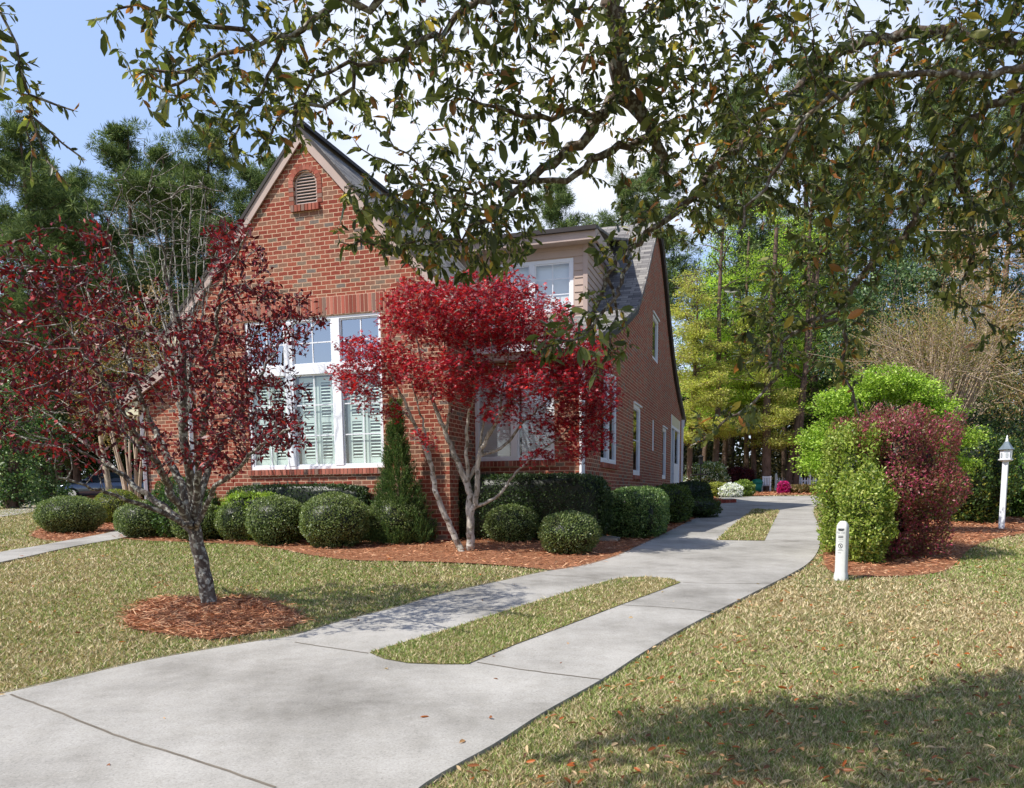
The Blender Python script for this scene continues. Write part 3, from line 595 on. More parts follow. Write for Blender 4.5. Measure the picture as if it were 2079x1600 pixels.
wo, sp = window('gable_window', -1.43, 1.50, 2.13, 4.98, 3, transom=(3.93, 4.11), rows=(3, 2), cols=2)
# plantation shutters behind the three lower sashes
for (a, b) in sp:
    a += .06; b -= .06; sh = MB(); m = (a+b)/2
    for (x0, x1) in ((a, m-.01), (m+.01, b)):
        sh.box(x0, x0+.09, .125, .15, 2.22, 3.88).box(x1-.065, x1, .125, .15, 2.22, 3.88).box(x0+.09, x1-.065, .125, .15, 2.22, 2.33).box(x0+.09, x1-.065, .125, .15, 3.78, 3.88).box(x0+.09, x1-.065, .125, .15, 3.02, 3.12)
        for z0, z1 in ((2.33, 3.02), (3.12, 3.78)):
            k = int((z1-z0)/.058)
            for i in range(k): z = z0+(i+.5)*(z1-z0)/k; sh.obox(((x0+.09+x1-.065)/2, .139, z), ((x1-x0-.155)/2, 0, 0), (0, .015, .013), (0, -.003, .004))
    hb(sh, 'shutters', 'shutter_paint', wo)
w2, sp = window('front_window', 2.84, 4.47, 2.26, 3.94, 2, pos=RD, mull=.12, cols=1)
for (a, b) in sp:
    bl = MB()
    for i in range(36): z = 2.35+i*.0435; bl.obox(((a+b)/2, RD+.105, z), ((b-a)/2-.07, 0, 0), (0, .013, .019), (0, -.0008, .0006))
    bl.box(a+.07, b-.07, RD+.128, RD+.131, 2.33, 3.88)
    hb(bl, 'blinds', 'blind_vinyl', w2)
sx = 5.07
window('side_window', HS[0][0][0], HS[0][1][0], 2.26, 4.28, 2, False, sx, mull=.14, cols=1, frame=.07)
window('side_window', HS[1][0][0], HS[1][1][0], 2.08, 3.95, 1, False, sx, cols=1, frame=.10, rows=(2,))
window('slit_window', HS[2][0][0], HS[2][1][0], 2.9, 3.86, 1, False, sx, cols=1, frame=.06)
window('side_window', HS[3][0][0], HS[3][1][0], 2.08, 3.84, 1, False, sx, cols=1, frame=.10, rows=(2,))
window('upper_window', HS[5][0][0], HS[5][1][0], 5.68, 7.02, 1, False, sx, cols=1, frame=.08)
d0, d1 = HS[4][0][0], HS[4][1][0]
dr = hb(MB().box(sx-.1, sx+.015, d0, d0+.12, 1.95, 4.5).box(sx-.1, sx+.015, d1-.12, d1, 1.95, 4.5).box(sx-.1, sx+.018, d0+.12, d1-.12, 4.02, 4.12).box(sx-.1, sx+.012, d0+1.15, d0+1.3, 1.95, 4.02), 'door_frame', 'white_paint')
hb(MB().box(sx-.09, sx+.01, d0+.12, d1-.12, 4.12, 4.5), 'door_header', 'cream_paint', dr)
dd = hb(MB().box(sx-.06, sx-.02, d0+1.3, d1-.12, 1.97, 2.75).box(sx-.06, sx-.02, d0+1.3, d0+1.5, 2.75, 4.02).box(sx-.06, sx-.02, d1-.3, d1-.12, 2.75, 4.02), 'door', 'white_paint', dr)
hb(MB().box(sx-.045, sx-.03, d0+1.5, d1-.3, 2.75, 4.0), 'door_pane', 'window_glass', dr); hb(MB().box(sx-.05, sx-.04, d0+.12, d0+1.15, 1.97, 4.0), 'side_light', 'window_glass', dr)
hb(MB().tube([(sx-.02, d0+1.4, 2.95), (sx+.05, d0+1.4, 2.95), (sx+.05, d0+1.5, 2.95)], .015, 6), 'door_handle', 'chrome', dr)
# drip caps above the side openings
for h in (HS[1], HS[3], HS[5]): hb(MB().box(sx-.02, sx+.035, h[0][0]-.03, h[1][0]+.03, h[2][1], h[2][1]+.04), 'drip_cap', 'white_paint')
for h in (HS[0], HS[1]):
    mb, n = MB(), 0; k = int((h[1][0]-h[0][0])/.0794)
    for i in range(k): mb.box(sx-.02, sx+.05, h[0][0]+i*.0794+.004, h[0][0]+(i+1)*.0794-.004, h[0][1]-.11, h[0][1]-.004); n += 1
    solid_bricks('side_sill', mb, n)
# ---------- roofs: a profile swept along one axis, with UVs in metres for the shingle courses
def roof(name, prof, a0, a1, along, thick=.07, mat='shingle', parent=None, uoff=0.):
    n = len(prof); s = [0.]
    for i in range(1, n): s.append(s[-1]+math.hypot(prof[i][0]-prof[i-1][0], prof[i][1]-prof[i-1][1]))
    P = (lambda p, t: (p[0], t, p[1])) if along == 1 else (lambda p, t: (t, p[0], p[1]))
    nrm = []
    for i in range(n):
        a, b = prof[max(i-1, 0)], prof[min(i+1, n-1)]; l = math.hypot(b[0]-a[0], b[1]-a[1]); nrm.append((-(b[1]-a[1])/l, (b[0]-a[0])/l))
    sg = 1 if nrm[n//2][1] > 0 else -1; top = [(p[0], p[1]) for p in prof]; bot = [(p[0]-sg*q[0]*thick, p[1]-sg*q[1]*thick) for p, q in zip(prof, nrm)]
    ring = top+bot[::-1]; su = s+s[::-1]; m = len(ring); vs = [P(p, a0) for p in ring]+[P(p, a1) for p in ring]
    me = bpy.data.meshes.new(name); fs = [(i, (i+1) % m, m+(i+1) % m, m+i) for i in range(m)]+[(i, i+1, m-2-i, m-1-i) for i in range(n-1)]+[(m+i, m+m-1-i, m+m-2-i, m+i+1) for i in range(n-1)]
    me.from_pydata([(x, y, z-ZB) for x, y, z in vs], [], fs); uv = me.uv_layers.new(name='UVMap')
    for pl in me.polygons:
        for li in pl.loop_indices: vi = me.loops[li].vertex_index; uv.data[li].uv = ((a0 if vi < m else a1)+uoff, su[vi % m])
    bm = bmesh.new(); bm.from_mesh(me); bmesh.ops.recalc_face_normals(bm, faces=bm.faces); bm.to_mesh(me); bm.free(); return link(name, me, mat, parent or house)
def rk(off, sgn, ext=True): return [(sgn*(u+off*.72), z+off*.74) for u, z in RW if u > .3]
apexw = 8.42
def pr(sgn): return [(sgn*u, z) for u, z in [(3.34, 4.90), (2.96, 5.26), (2.4, 5.80), (1.85, 6.36), (1.2, 7.08), (.6, 7.76), (.0, apexw-.04)]]
rf = roof('wing_roof', pr(1), -.07, 11.2, 1); roof('wing_roof', pr(-1), -.07, 9.5, 1)
hb(MB().box(-.09, .09, -.11, 9.6, apexw-.02, apexw+.05), 'ridge_cap', 'gutter_dark', rf)
def rake(sgn, y0, y1, z_in, z_out, name, mat):
    P = [(3.34, 4.84), (2.96, 5.19), (2.4, 5.73), (1.85, 6.29), (1.2, 7.01), (.6, 7.69), (0., apexw-.07)]
    a = [(sgn*u, z+z_out) for u, z in P]; b = [(sgn*u, z-z_in) for u, z in P][::-1]; return hb(MB().prism(a+b, y0, y1, 1), name, mat, rf)
for sg in (1, -1):
    rake(sg, -.06, -.03, .24, 0., 'rake_board', 'tan_trim'); rake(sg, -.03, -.002, .19, -.12, 'rake_soffit', 'tan_trim'); rake(sg, -.085, -.062, .03, .05, 'drip_edge', 'gutter_dark')
for sg in (1, -1):
    hb(MB().box(min(sg*2.83, sg*3.3), max(sg*2.83, sg*3.3), -.06, 1.3 if sg > 0 else 9, 4.68, 4.82), 'eave_box', 'cream_paint', rf)
hb(MB().box(3.30, 3.36, .0, 1.2, 4.72, 4.88), 'gutter', 'white_paint', rf)
# main roof: front and rear slopes
main_f = [(RD-.34, 4.40)]+[(v+RD, z+.16) for v, z in GP if 1 < v <= 10.4]; main_r = [(10.4+RD, 9.78)]+[(v+RD, z+.16) for v, z in GP if v > 10.4]+[(20.4+RD, 4.66)]
mr = roof('main_roof', main_f, -2.3, 5.2, 0, .09); roof('main_roof_rear', main_r, -2.3, 5.2, 0, .09)
mb = MB()
for A in (main_f, main_r): 
    up = [(v, z-.10) for v, z in A]; mb.prism(up+[(v, z-.24) for v, z in A[::-1]], 5.075, 5.17, 0)
hb(mb, 'side_rake', 'gutter_dark', mr)
hb(MB().box(3.0, 5.2, RD-.33, RD-.29, 4.14, 4.33).box(3.0, 5.15, RD-.29, RD-.003, 4.15, 4.19), 'eave_fascia', 'tan_trim', mr)
hb(MB().box(2.95, 5.22, RD-.43, RD-.34, 4.27, 4.39), 'gutter', 'white_paint', mr)
hb(MB().box(5.075, 5.2, RD-.33, RD+.25, 4.14, 4.40), 'eave_return', 'tan_trim', mr)
# downspouts
def spout(pts, r=.04): hb(MB().tube(pts, r, 4, False), 'downspout', 'white_paint')
spout([(5.13, RD-.38, 4.28), (5.13, RD-.20, 4.05), (5.03, RD-.06, 3.9), (5.03, RD-.06, .75)], .055)
spout([(-2.76, -.06, 4.7), (-2.76, -.06, .7)], .05)
hb(MB().box(sx+.01, sx+.12, 19.45+RD, 19.6+RD, 4.3, 4.62).box(sx+.02, sx+.1, 19.4+RD, 19.5+RD, .8, 4.3), 'rear_downspout', 'white_paint')
# ---------- dormer
DV, DU0, DU1 = 5.+RD, -1.6, 4.05
dm = MB()
mrz = lambda v: float(np.interp(v, [a for a, _ in main_f], [b for _, b in main_f]))
k = 0; z = 5.9
dw = wall('dormer_wall', rect(DU0, DU1, 5.7, 7.75), [rect(1.58, 3.72, 6.1, 7.43)], 1, DV, .1, 'tan_siding')
lap = MB()
while z < 7.7:
    for (a, b) in ((DU0, 1.55), (3.75, DU1+.02)) if 6.0 < z+.1 and z < 7.42 else ((DU0, DU1+.02),):
        lap.add([(a, DV-.024, z), (b, DV-.024, z), (b, DV-.004, z+.172), (a, DV-.004, z+.172), (a, DV-.001, z), (b, DV-.001, z)], [(0, 1, 2, 3), (0, 4, 5, 1)])
    z += .172
hb(lap, 'front_siding', 'tan_siding', dw)
lap = MB(); z = 5.98
while z < 7.95:
    ve = float(np.interp(z, [b for a, b in main_f], [a for a, b in main_f]))+.1
    lap.add([(DU1+.024, DV, z), (DU1+.024, ve, z), (DU1+.004, ve+.2, z+.172), (DU1+.004, DV, z+.172), (DU1, DV, z), (DU1, ve, z)], [(0, 1, 2, 3), (0, 4, 5, 1)]); z += .172
lap.add([(DU1+.002, DV, 5.6), (DU1+.002, DV+5, 5.6), (DU1+.002, DV+5, 8.1), (DU1+.002, DV, 7.8)], [(0, 1, 2, 3)])
hb(lap, 'cheek_siding', 'tan_siding', dw)
hb(MB().box(DU1-.08, DU1+.035, DV-.035, DV-.004, 5.9, 7.75), 'corner_board', 'tan_trim', dw)
roof('dormer_roof', [(DV-.42, 8.02), (DV+2, 8.42), (DV+5.2, 9.3)], DU0, DU1+.32, 0, .06, parent=dw)
hb(MB().box(DU0, DU1+.30, DV-.41, DV-.37, 7.70, 7.96).box(DU0, DU1+.26, DV-.37, DV-.003, 7.71, 7.75).box(DU1+.26, DU1+.30, DV-.37, DV+3.6, 7.72, 8.0), 'dormer_fascia', 'tan_trim', dw)
hb(MB().box(DU0, DU1+.34, DV-.50, DV-.42, 7.90, 8.0), 'dormer_gutter', 'gutter_dark', dw)
window('dormer_window', 1.58, 3.72, 6.1, 7.43, 2, True, DV, mull=.14, cols=2, rows=(3,), frame=.09, parent=dw)
hb(MB().box(1.7, 3.6, DV+.2, DV+.22, 6.1, 7.4), 'dormer_blind', 'blind_vinyl', dw)
# ---------- lower left wing
LV = 1.25
lw = hb(MB().prism([(-5.02, .3), (-2.83, .3), (-2.83, 4.9), (-3.3, 4.88), (-5.02, 3.95)], LV, LV+.12, 1), 'wing_wall', 'brick_front')
hb(MB().box(-5.02, -4.9, LV+.13, LV+7, .3, 3.95), 'wing_side_wall', 'brick_side', lw)
roof('low_roof', [(-5.55, 3.86), (-4.9, 4.18), (-4.1, 4.62), (-3.2, 5.14), (-2.83, 5.36)], LV-.25, LV+7.2, 1, .08, parent=lw)
hb(MB().prism([(-5.55, 3.76), (-4.9, 4.08), (-4.1, 4.52), (-3.2, 5.04), (-2.83, 5.26), (-2.83, 5.06), (-3.2, 4.84), (-4.1, 4.32), (-4.9, 3.88), (-5.55, 3.56)], LV-.24, LV-.19, 1), 'low_rake', 'tan_trim', lw)
hb(MB().box(-5.5, -5.03, LV-.18, LV+.02, 3.45, 3.74), 'cornice_return', 'cream_paint', lw)
hb(MB().tube([(-5.06, LV-.06, 3.5), (-5.06, LV-.06, .7)], .05, 4, False), 'low_downspout', 'white_paint', lw)

# ================================================================== trees and shrubs of the front garden
def att(px, py, Y, rx, ry, rd, n):
    """attractor cloud: an ellipsoid at the photo position, real depth Y, half sizes given in metres"""
    return blob(atY(px, py, Y), (rx, rd, ry), n)
def tree(name, label, cat, lines, A, base, bark_, leaf_, leaf_name='crown', step=.11, infl=.55, kill=.15, iters=70, r0=.0035, p=2.35, cap=.2, up=0., trunk_name='trunk', extra=None, group=None, thick=.03, jitter=.15):
    Np, par, rr = trace(lines, step*.9); n0 = len(Np); Np, par = grow(Np, par, A, step, infl, kill, iters, up, jitter)
    mr = np.zeros(len(Np)); mr[:n0] = rr; r, ch = radii(Np, par, r0, p, mr, cap)
    root = tag(empty(name, base), label, cat, group); skin(Np, par, r, trunk_name, bark_, root, thick, base)
    V, Q, C = leaf_(Np, par, r); 
    if extra: V, Q, C = cat_parts([(V, Q, C)]+extra)
    link(leaf_name, np_mesh(leaf_name, V-np.array(base), Q, tint=C), leaf_[1] if isinstance(leaf_, tuple) else LM, root); return root, Np, par, r
# ---- plum tree with dark red leaves
def pl(Y0, dY, *pts): return [atY(x, y, Y0+dY*i/(len(pts)-1)) for i, (x, y) in enumerate(pts)]
b = gnd(425, 1231); Y = b[1]; base = tuple(b)
lines = [([b+[0, 0, -.05]]+pl(Y, 0, (424, 1222), (412, 1160), (400, 1105), (393, 1068)), .088, .07, None),
 (pl(Y, -1.7, (393, 1068), (372, 1062), (304, 1031), (243, 1011), (186, 990), (118, 968)), .034, .008, 0),
 (pl(Y, 0.7, (395, 1078), (345, 1040), (272, 985), (215, 935), (150, 880), (80, 830)), .045, .008, 0),
 (pl(Y, -2.4, (393, 1070), (345, 1000), (320, 940), (262, 862), (215, 775), (150, 690), (112, 600)), .045, .006, 0),
 (pl(Y, 0.5, (396, 1068), (368, 985), (330, 905), (290, 820), (262, 730), (205, 640), (160, 560)), .05, .006, 0),
 (pl(Y, -1.2, (396, 1066), (388, 980), (371, 900), (374, 800), (371, 700), (352, 610), (332, 520), (300, 420)), .055, .006, 0),
 (pl(Y, 0.8, (398, 1070), (420, 960), (452, 895), (492, 830), (534, 755), (566, 700), (610, 640)), .045, .006, 0),
 (pl(Y, -2.2, (402, 1075), (432, 1000), (478, 958), (505, 925), (560, 885), (612, 862)), .03, .006, 0),
 (pl(Y, -2.1, (398, 1068), (402, 950), (413, 850), (436, 720), (446, 600), (478, 520), (510, 470)), .045, .005, 0),
 (pl(Y, 0.1, (371, 700), (392, 620), (382, 540), (388, 430), (392, 370)), .028, .004, 5), (pl(Y, -0.4, (371, 690), (344, 600), (352, 480), (344, 400)), .024, .004, 5),
 (pl(Y, 0.0, (372, 720), (410, 640), (412, 530), (418, 380)), .024, .004, 5), (pl(Y, -1.4, (290, 820), (250, 700), (226, 560), (222, 470)), .022, .005, 4),
 (pl(Y, -0.2, (262, 862), (180, 790), (110, 760), (40, 720)), .022, .006, 3), (pl(Y, -0.2, (215, 935), (130, 900), (60, 880), (-20, 800)), .02, .005, 2)]
A = np.concatenate([att(170, 620, Y-0.85, .55, .45, 1.52, 299), att(70, 770, Y-0.85, .6, .45, 1.33, 299), att(-30, 760, Y-0.85, .4, .5, 1.14, 172), att(170, 760, Y-1.15, .6, .5, 1.52, 252), att(290, 700, Y-0.85, .5, .5, 1.52, 138), att(330, 850, Y-1.15, .7, .5, 1.33, 276), att(430, 760, Y-0.85, .5, .6, 1.52, 299),
  att(520, 650, Y-0.65, .6, .3, 1.33, 299), att(615, 645, Y-0.35, .3, .2, 0.66, 126), att(520, 800, Y-0.85, .5, .45, 1.33, 299), att(560, 890, Y-1.35, .32, .18, 0.76, 138), att(450, 520, Y-1.35, .4, .35, 0.76, 172), att(498, 480, Y-1.45, .16, .2, 0.57, 69), att(90, 890, Y-0.85, .5, .25, 1.14, 138), att(250, 900, Y-0.85, .5, .3, 1.33, 103),
  att(370, 430, Y-0.85, .5, .55, 0.95, 195), att(240, 480, Y-0.85, .35, .35, 0.76, 69), att(120, 560, Y-0.85, .3, .25, 0.76, 103), att(430, 900, Y-1.15, .4, .25, 0.95, 126)])
PC = [(112, 24, 34), (82, 18, 28), (142, 30, 38), (62, 16, 26), (170, 50, 50)]
def bare(P):
    q = P-np.array([0, 0, H]); d = q@fw; px = CX+F*(q@cr)/d; py = CY-F*(q@cu)/d
    k = np.ones(len(P), bool); k &= ~((py < 560) & (px > 215) & (px < 415)); k &= ~((py < 640) & (px > 330) & (px < 430) & (RN.random(len(P)) < .85)); k &= ~((px < 400) & (py > 820) & (RN.random(len(P)) < .55)); k &= ~((px > 230) & (px < 330) & (py < 800) & (RN.random(len(P)) < .6)); k &= ~(py > 960); k &= ~(py < 452); cl = np.sin(P[:, 0]*7.+1)*np.sin(P[:, 1]*6.)*np.sin(P[:, 2]*8.); k &= (cl > -.16) | (RN.random(len(P)) < .3); return k
LM = 'leaf_red'
tree('plum_tree', 'purple leaved plum tree standing in a ring of pine straw on the lawn', 'tree', lines, A, base, 'bark_plum',
     lambda Np, par, r: fork_leaves(Np, par, r, .0064, 9, .062, .027, PC, (4, 4, 2, 3, .6), .035, keep=bare), step=.1, infl=.5, kill=.13, r0=.0026, cap=.075, thick=.02)
# ---- Japanese maple in front of the recessed window
b = gnd(948, 1121); Y = b[1]; base = tuple(b)
lines = [([gnd(940, 1122)+[0, 0, -.03]]+pl(Y, -.3, (935, 1112), (905, 1050), (884, 992), (872, 935), (845, 870), (815, 800), (775, 730), (742, 700)), .058, .010, None),
 ([gnd(957, 1119)+[0, 0, -.03]]+pl(Y, .2, (955, 1105), (953, 1030), (950, 985), (928, 935), (905, 880), (878, 810), (860, 745), (838, 660)), .075, .010, None),
 (pl(Y, -.3, (962, 1060), (968, 1000), (973, 925), (1000, 870), (1030, 825), (1075, 770), (1120, 710), (1150, 670)), .052, .009, 1),
 (pl(Y, -.2, (966, 1035), (1005, 1012), (1030, 985), (1058, 948), (1120, 900), (1180, 850)), .03, .006, 2),
 (pl(Y, .4, (958, 985), (985, 900), (1012, 850), (1020, 790), (1030, 720), (1040, 640)), .035, .006, 1), (pl(Y, -.4, (952, 975), (948, 870), (962, 800), (965, 720), (955, 620), (930, 570)), .035, .006, 1),
 (pl(Y, .3, (975, 925), (1025, 905), (1060, 860), (1130, 800), (1190, 760), (1230, 740)), .028, .006, 2), (pl(Y, -.4, (970, 960), (978, 880), (995, 800), (1000, 720), (990, 640)), .026, .006, 2),
 (pl(Y, -.3, (880, 985), (868, 900), (850, 830), (830, 760), (790, 690)), .028, .006, 0), (pl(Y, .2, (905, 880), (915, 800), (905, 720), (890, 640)), .026, .006, 1), (pl(Y, .3, (845, 870), (790, 800), (740, 770), (700, 760)), .02, .005, 0),
 (pl(Y, -.5, (1030, 825), (1090, 790), (1150, 720), (1190, 690)), .022, .005, 2)]
A = np.concatenate([att(960, 640, Y-0.3, 1.2, .5, 1.50, 804), att(870, 640, Y-0.2, .8, .45, 1.25, 436), att(760, 730, Y-0.2, .65, .35, 1.00, 413), att(1050, 660, Y-0.2, 1., .45, 1.38, 529), att(1150, 720, Y-0.2, .7, .4, 1.12, 482), att(1200, 800, Y-0.2, .45, .5, 0.88, 368),
  att(1090, 780, Y-0.6, .8, .35, 1.00, 264), att(900, 760, Y-0.6, .8, .3, 1.00, 276), att(740, 790, Y-0.3, .45, .25, 0.62, 138), att(1170, 890, Y-0.3, .25, .35, 0.50, 149), att(1110, 925, Y-0.6, .4, .1, 0.38, 69), att(850, 600, Y-0.2, .35, .3, 0.50, 138), att(870, 890, Y-0.8, .35, .15, 0.38, 69), att(920, 800, Y-.6, .5, .2, .6, 90), att(1030, 840, Y-.6, .5, .18, .6, 90), att(1110, 870, Y-.4, .4, .2, .5, 90), att(760, 840, Y-.3, .3, .16, .4, 40), att(1180, 920, Y-.2, .2, .22, .3, 60), att(1210, 870, Y, .3, .45, .5, 200), att(1140, 840, Y, .4, .3, .5, 150), att(960, 780, Y-.6, .9, .2, .7, 160), att(1010, 590, Y-0.2, .7, .25, 0.88, 229), att(700, 765, Y-0.2, .25, .15, 0.38, 69)])
MC = [(168, 22, 38), (190, 32, 42), (134, 18, 34), (100, 14, 28), (214, 56, 48), (148, 30, 52)]
def star(Np, par, r):
    th = np.where((r <= .0085) & (par >= 0))[0]; q = Np[th]-np.array([0, 0, H]); d = q@fw; px = CX+F*(q@cr)/d; py = CY-F*(q@cu)/d
    k = ~((py > 800) & (px < 1130) & (px > 700) & (RN.random(len(th)) < .45)) & (py < 965); k &= ~((py > 770) & (px < 1080) & (px > 820) & (RN.random(len(th)) < .1)); th = th[k]
    per = 9; i = np.repeat(th, per); n = len(i); P = Np[i]+RN.normal(0, .055, (n, 3)); nn = unit(RN.normal(0, .55, (n, 3))+np.array([0, -.25, 1.])); a0 = unit(np.cross(nn, rdir(n))); b0 = np.cross(nn, a0); s = RN.uniform(.7, 1.25, n); C = palette(n, MC, (5, 3, 4, 2, .8, 2)); out = []
    for ang, l in ((-1.5, .6), (-.75, .9), (0, 1.1), (.75, .9), (1.5, .6)):
        D = a0*math.cos(ang)+b0*math.sin(ang)-nn*.25; out.append(leaves(P, D, nn, .050*l*s, .016*s, C))
    return cat_parts(out)
tree('japanese_maple', 'bright red Japanese maple with several pale trunks in front of the recessed window', 'tree', lines, A, base, 'bark_maple', star, step=.1, infl=.5, kill=.12, r0=.0026, cap=.07, thick=.02, up=.05)

# ---- slender leafless tree behind the plum
bY = 15.0; q0 = atY(392, 1060, bY); q0[2] = float(zg(bY))-.04; bt = tuple(q0)
lines = [([q0]+[atY(x, y, bY) for x, y in ((390, 1000), (384, 930), (378, 860))], .045, .035, None)]
for tx_, ty_, dy_ in ((222, 430, .4), (258, 400, -.5), (232, 520, .2), (300, 385, .5), (325, 450, -.3), (345, 372, .2), (366, 400, -.4), (388, 368, .3), (414, 362, -.2), (425, 450, .4), (300, 500, .1), (200, 560, -.3), (440, 520, -.3)):
    lines.append((([atY(378, 860+RN.uniform(-40, 60), bY)]+[atY(378+(tx_-378)*t**1.15, 860+(ty_-860)*t+RN.uniform(-14, 14), bY+dy_*t) for t in (.3, .55, .78, 1.)]), .024, .004, 0))
Np, par, rr = trace(lines, .1, .012); n0 = len(Np); A = np.concatenate([att(320, 470, bY, 1.0, .8, .7, 260), att(250, 560, bY, .5, .7, .5, 90), att(400, 470, bY, .35, .8, .5, 120)]); Np, par = grow(Np, par, A, .09, .5, .13, 40, .35, .1); mr = np.zeros(len(Np)); mr[:n0] = rr; r, ch = radii(Np, par, .0032, 2.5, mr, .03)
root = tag(empty('bare_tree', bt), 'pale leafless slender tree standing right behind the plum tree', 'tree'); skin(Np, par, r, 'trunk', 'bark_maple', root, .03, bt)
# ---- clipped shrubs along the front bed
BXC = [(104, 122, 68), (124, 140, 84), (82, 100, 56), (146, 158, 104), (170, 178, 132)]
balls = [(148, 1008, 1086, 124, 'clipped boxwood ball beside the footpath, leftmost of the front shrubs', .0, 0), (236, 996, 1066, 92, 'yellowish boxwood ball tucked behind the leftmost ball', .3, 1), (296, 1018, 1096, 110, 'clipped boxwood ball just right of the footpath end', 0, 0),
 (398, 1022, 1104, 104, 'boxwood ball seen behind the plum trunk', .35, 0), (490, 1018, 1104, 104, 'boxwood ball second right of the plum trunk', .25, 0), (566, 1008, 1112, 124, 'large boxwood ball under the left part of the big window', 0, 0),
 (682, 1003, 1118, 142, 'largest boxwood ball, under the right part of the big window', 0, 0), (808, 1006, 1109, 122, 'round boxwood ball in front of the conifer', .0, 0), (914, 1016, 1096, 100, 'boxwood ball behind the leaning maple trunk', .3, 0), (1040, 1026, 1106, 112, 'dark boxwood ball right of the maple trunks', .1, 0), (1156, 1040, 1131, 124, 'low dark boxwood ball nearest the driveway', 0, 0)]
for px, yt, yb, wd, lab, dd, yel in balls:
    g = gnd(px, yb); r = wd/2*g[1]/F*1.0; z = (atY(px, yt, g[1]+r)[2]-g[2]); g = np.array([g[0]*(1+r*.9/g[1]), g[1]+r*.85+dd*.6, 0]); g[2] = float(zg(g[1]))
    cols = BXC if not yel else [(110, 124, 52), (140, 150, 62), (84, 104, 44), (160, 160, 70)]
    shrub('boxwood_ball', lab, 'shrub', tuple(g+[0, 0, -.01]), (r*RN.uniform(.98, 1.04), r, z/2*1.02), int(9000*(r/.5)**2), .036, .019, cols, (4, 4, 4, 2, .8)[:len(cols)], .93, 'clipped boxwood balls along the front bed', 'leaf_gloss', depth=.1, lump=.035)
def hedge(name, lab, cat, x0, x1, yt, yb, Yd, dep, n, cols, w=None, L=.045, W=.024, power=.35, mat='leaf_gloss', rz=-PSI, **kw):
    """clipped hedge block: photo x range, top and base rows, at depth Yd"""
    a, b = atY(x0, yt, Yd+dep/2), atY(x1, yt, Yd+dep/2); c = (a+b)/2; g = float(zg(Yd+dep/2)); h = c[2]-g; hx = (b[0]-a[0])/2
    return shrub(name, lab, cat, (c[0], Yd+dep/2, g), (hx, dep/2, h/2), n, L, W, cols, w, power, None, mat, rz=rz, **kw)
HC = [(58, 78, 44), (76, 98, 56), (44, 62, 36), (108, 124, 84)]
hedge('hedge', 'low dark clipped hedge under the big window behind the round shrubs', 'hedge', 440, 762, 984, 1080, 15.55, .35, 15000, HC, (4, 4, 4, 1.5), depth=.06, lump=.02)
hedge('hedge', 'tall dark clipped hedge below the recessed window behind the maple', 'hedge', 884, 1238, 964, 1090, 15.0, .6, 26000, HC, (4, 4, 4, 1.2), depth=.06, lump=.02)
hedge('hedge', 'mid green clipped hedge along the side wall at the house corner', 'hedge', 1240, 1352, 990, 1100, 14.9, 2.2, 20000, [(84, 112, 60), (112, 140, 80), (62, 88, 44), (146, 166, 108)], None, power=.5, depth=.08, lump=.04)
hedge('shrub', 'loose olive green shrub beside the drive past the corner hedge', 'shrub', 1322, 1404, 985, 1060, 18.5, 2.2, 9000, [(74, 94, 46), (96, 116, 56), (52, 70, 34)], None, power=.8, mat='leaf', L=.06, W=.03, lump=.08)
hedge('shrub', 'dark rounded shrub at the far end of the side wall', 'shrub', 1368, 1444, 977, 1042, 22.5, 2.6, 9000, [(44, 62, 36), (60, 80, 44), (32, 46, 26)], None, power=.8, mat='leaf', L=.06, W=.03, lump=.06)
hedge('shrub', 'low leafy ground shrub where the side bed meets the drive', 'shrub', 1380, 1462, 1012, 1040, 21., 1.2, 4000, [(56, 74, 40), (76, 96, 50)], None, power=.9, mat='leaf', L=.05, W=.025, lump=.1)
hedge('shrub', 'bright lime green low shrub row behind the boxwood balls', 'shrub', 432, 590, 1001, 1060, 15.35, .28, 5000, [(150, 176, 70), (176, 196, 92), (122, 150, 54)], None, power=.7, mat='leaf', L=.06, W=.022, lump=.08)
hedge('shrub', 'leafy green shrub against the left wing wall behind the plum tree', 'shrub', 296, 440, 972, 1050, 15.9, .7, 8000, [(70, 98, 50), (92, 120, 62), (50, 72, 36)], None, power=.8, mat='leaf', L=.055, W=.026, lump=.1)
# ---- conifer by the gable corner
b = gnd(808, 1088); b[1] = 14.75; b[0] = atY(808, 1000, 14.75)[0]; b[2] = float(zg(b[1])); base = tuple(b); T = atY(812, 822, b[1]); hh = T[2]-b[2]; root = tag(empty('conifer', base), 'feathery upright conifer beside the big window, behind the boxwood balls', 'tree')
link('trunk', MB().tube([(0, 0, 0), (.02, 0, hh*.5), (.03, 0, hh*.92)], [.05, .03, .008], 7).build('x', 'bark_pine').data, 'bark_pine', root); bpy.data.objects.remove(bpy.data.objects['x'])
n = 1500; t = RN.random(n)**1.7; a = RN.uniform(0, 2*PI, n); rad = (.70*(1-t)**1.45*(.62+.38*np.sin(a*3+t*9)**2)+.03)*np.sqrt(RN.random(n))**.4; P0 = np.stack([np.cos(a)*rad, np.sin(a)*rad*.7, t*hh*.97+.06], 1)
i = np.repeat(np.arange(n), 34); k = len(i); D = unit(np.stack([np.cos(a), np.sin(a), np.full(n, 1.9)], 1)[i]+RN.normal(0, .35, (k, 3))); P = P0[i]+unit(np.stack([np.cos(a), np.sin(a), np.full(n, 1.6)], 1))[i]*RN.uniform(-.05, .16, (k, 1))+RN.normal(0, .016, (k, 3))
V, Q, C = leaves(P, D, rdir(k), RN.uniform(.03, .06, k), .010, palette(k, [(70, 98, 54), (92, 120, 66), (54, 76, 42), (116, 138, 78)])); link('crown', np_mesh('crown', V, Q, tint=C), 'leaf_matte', root)
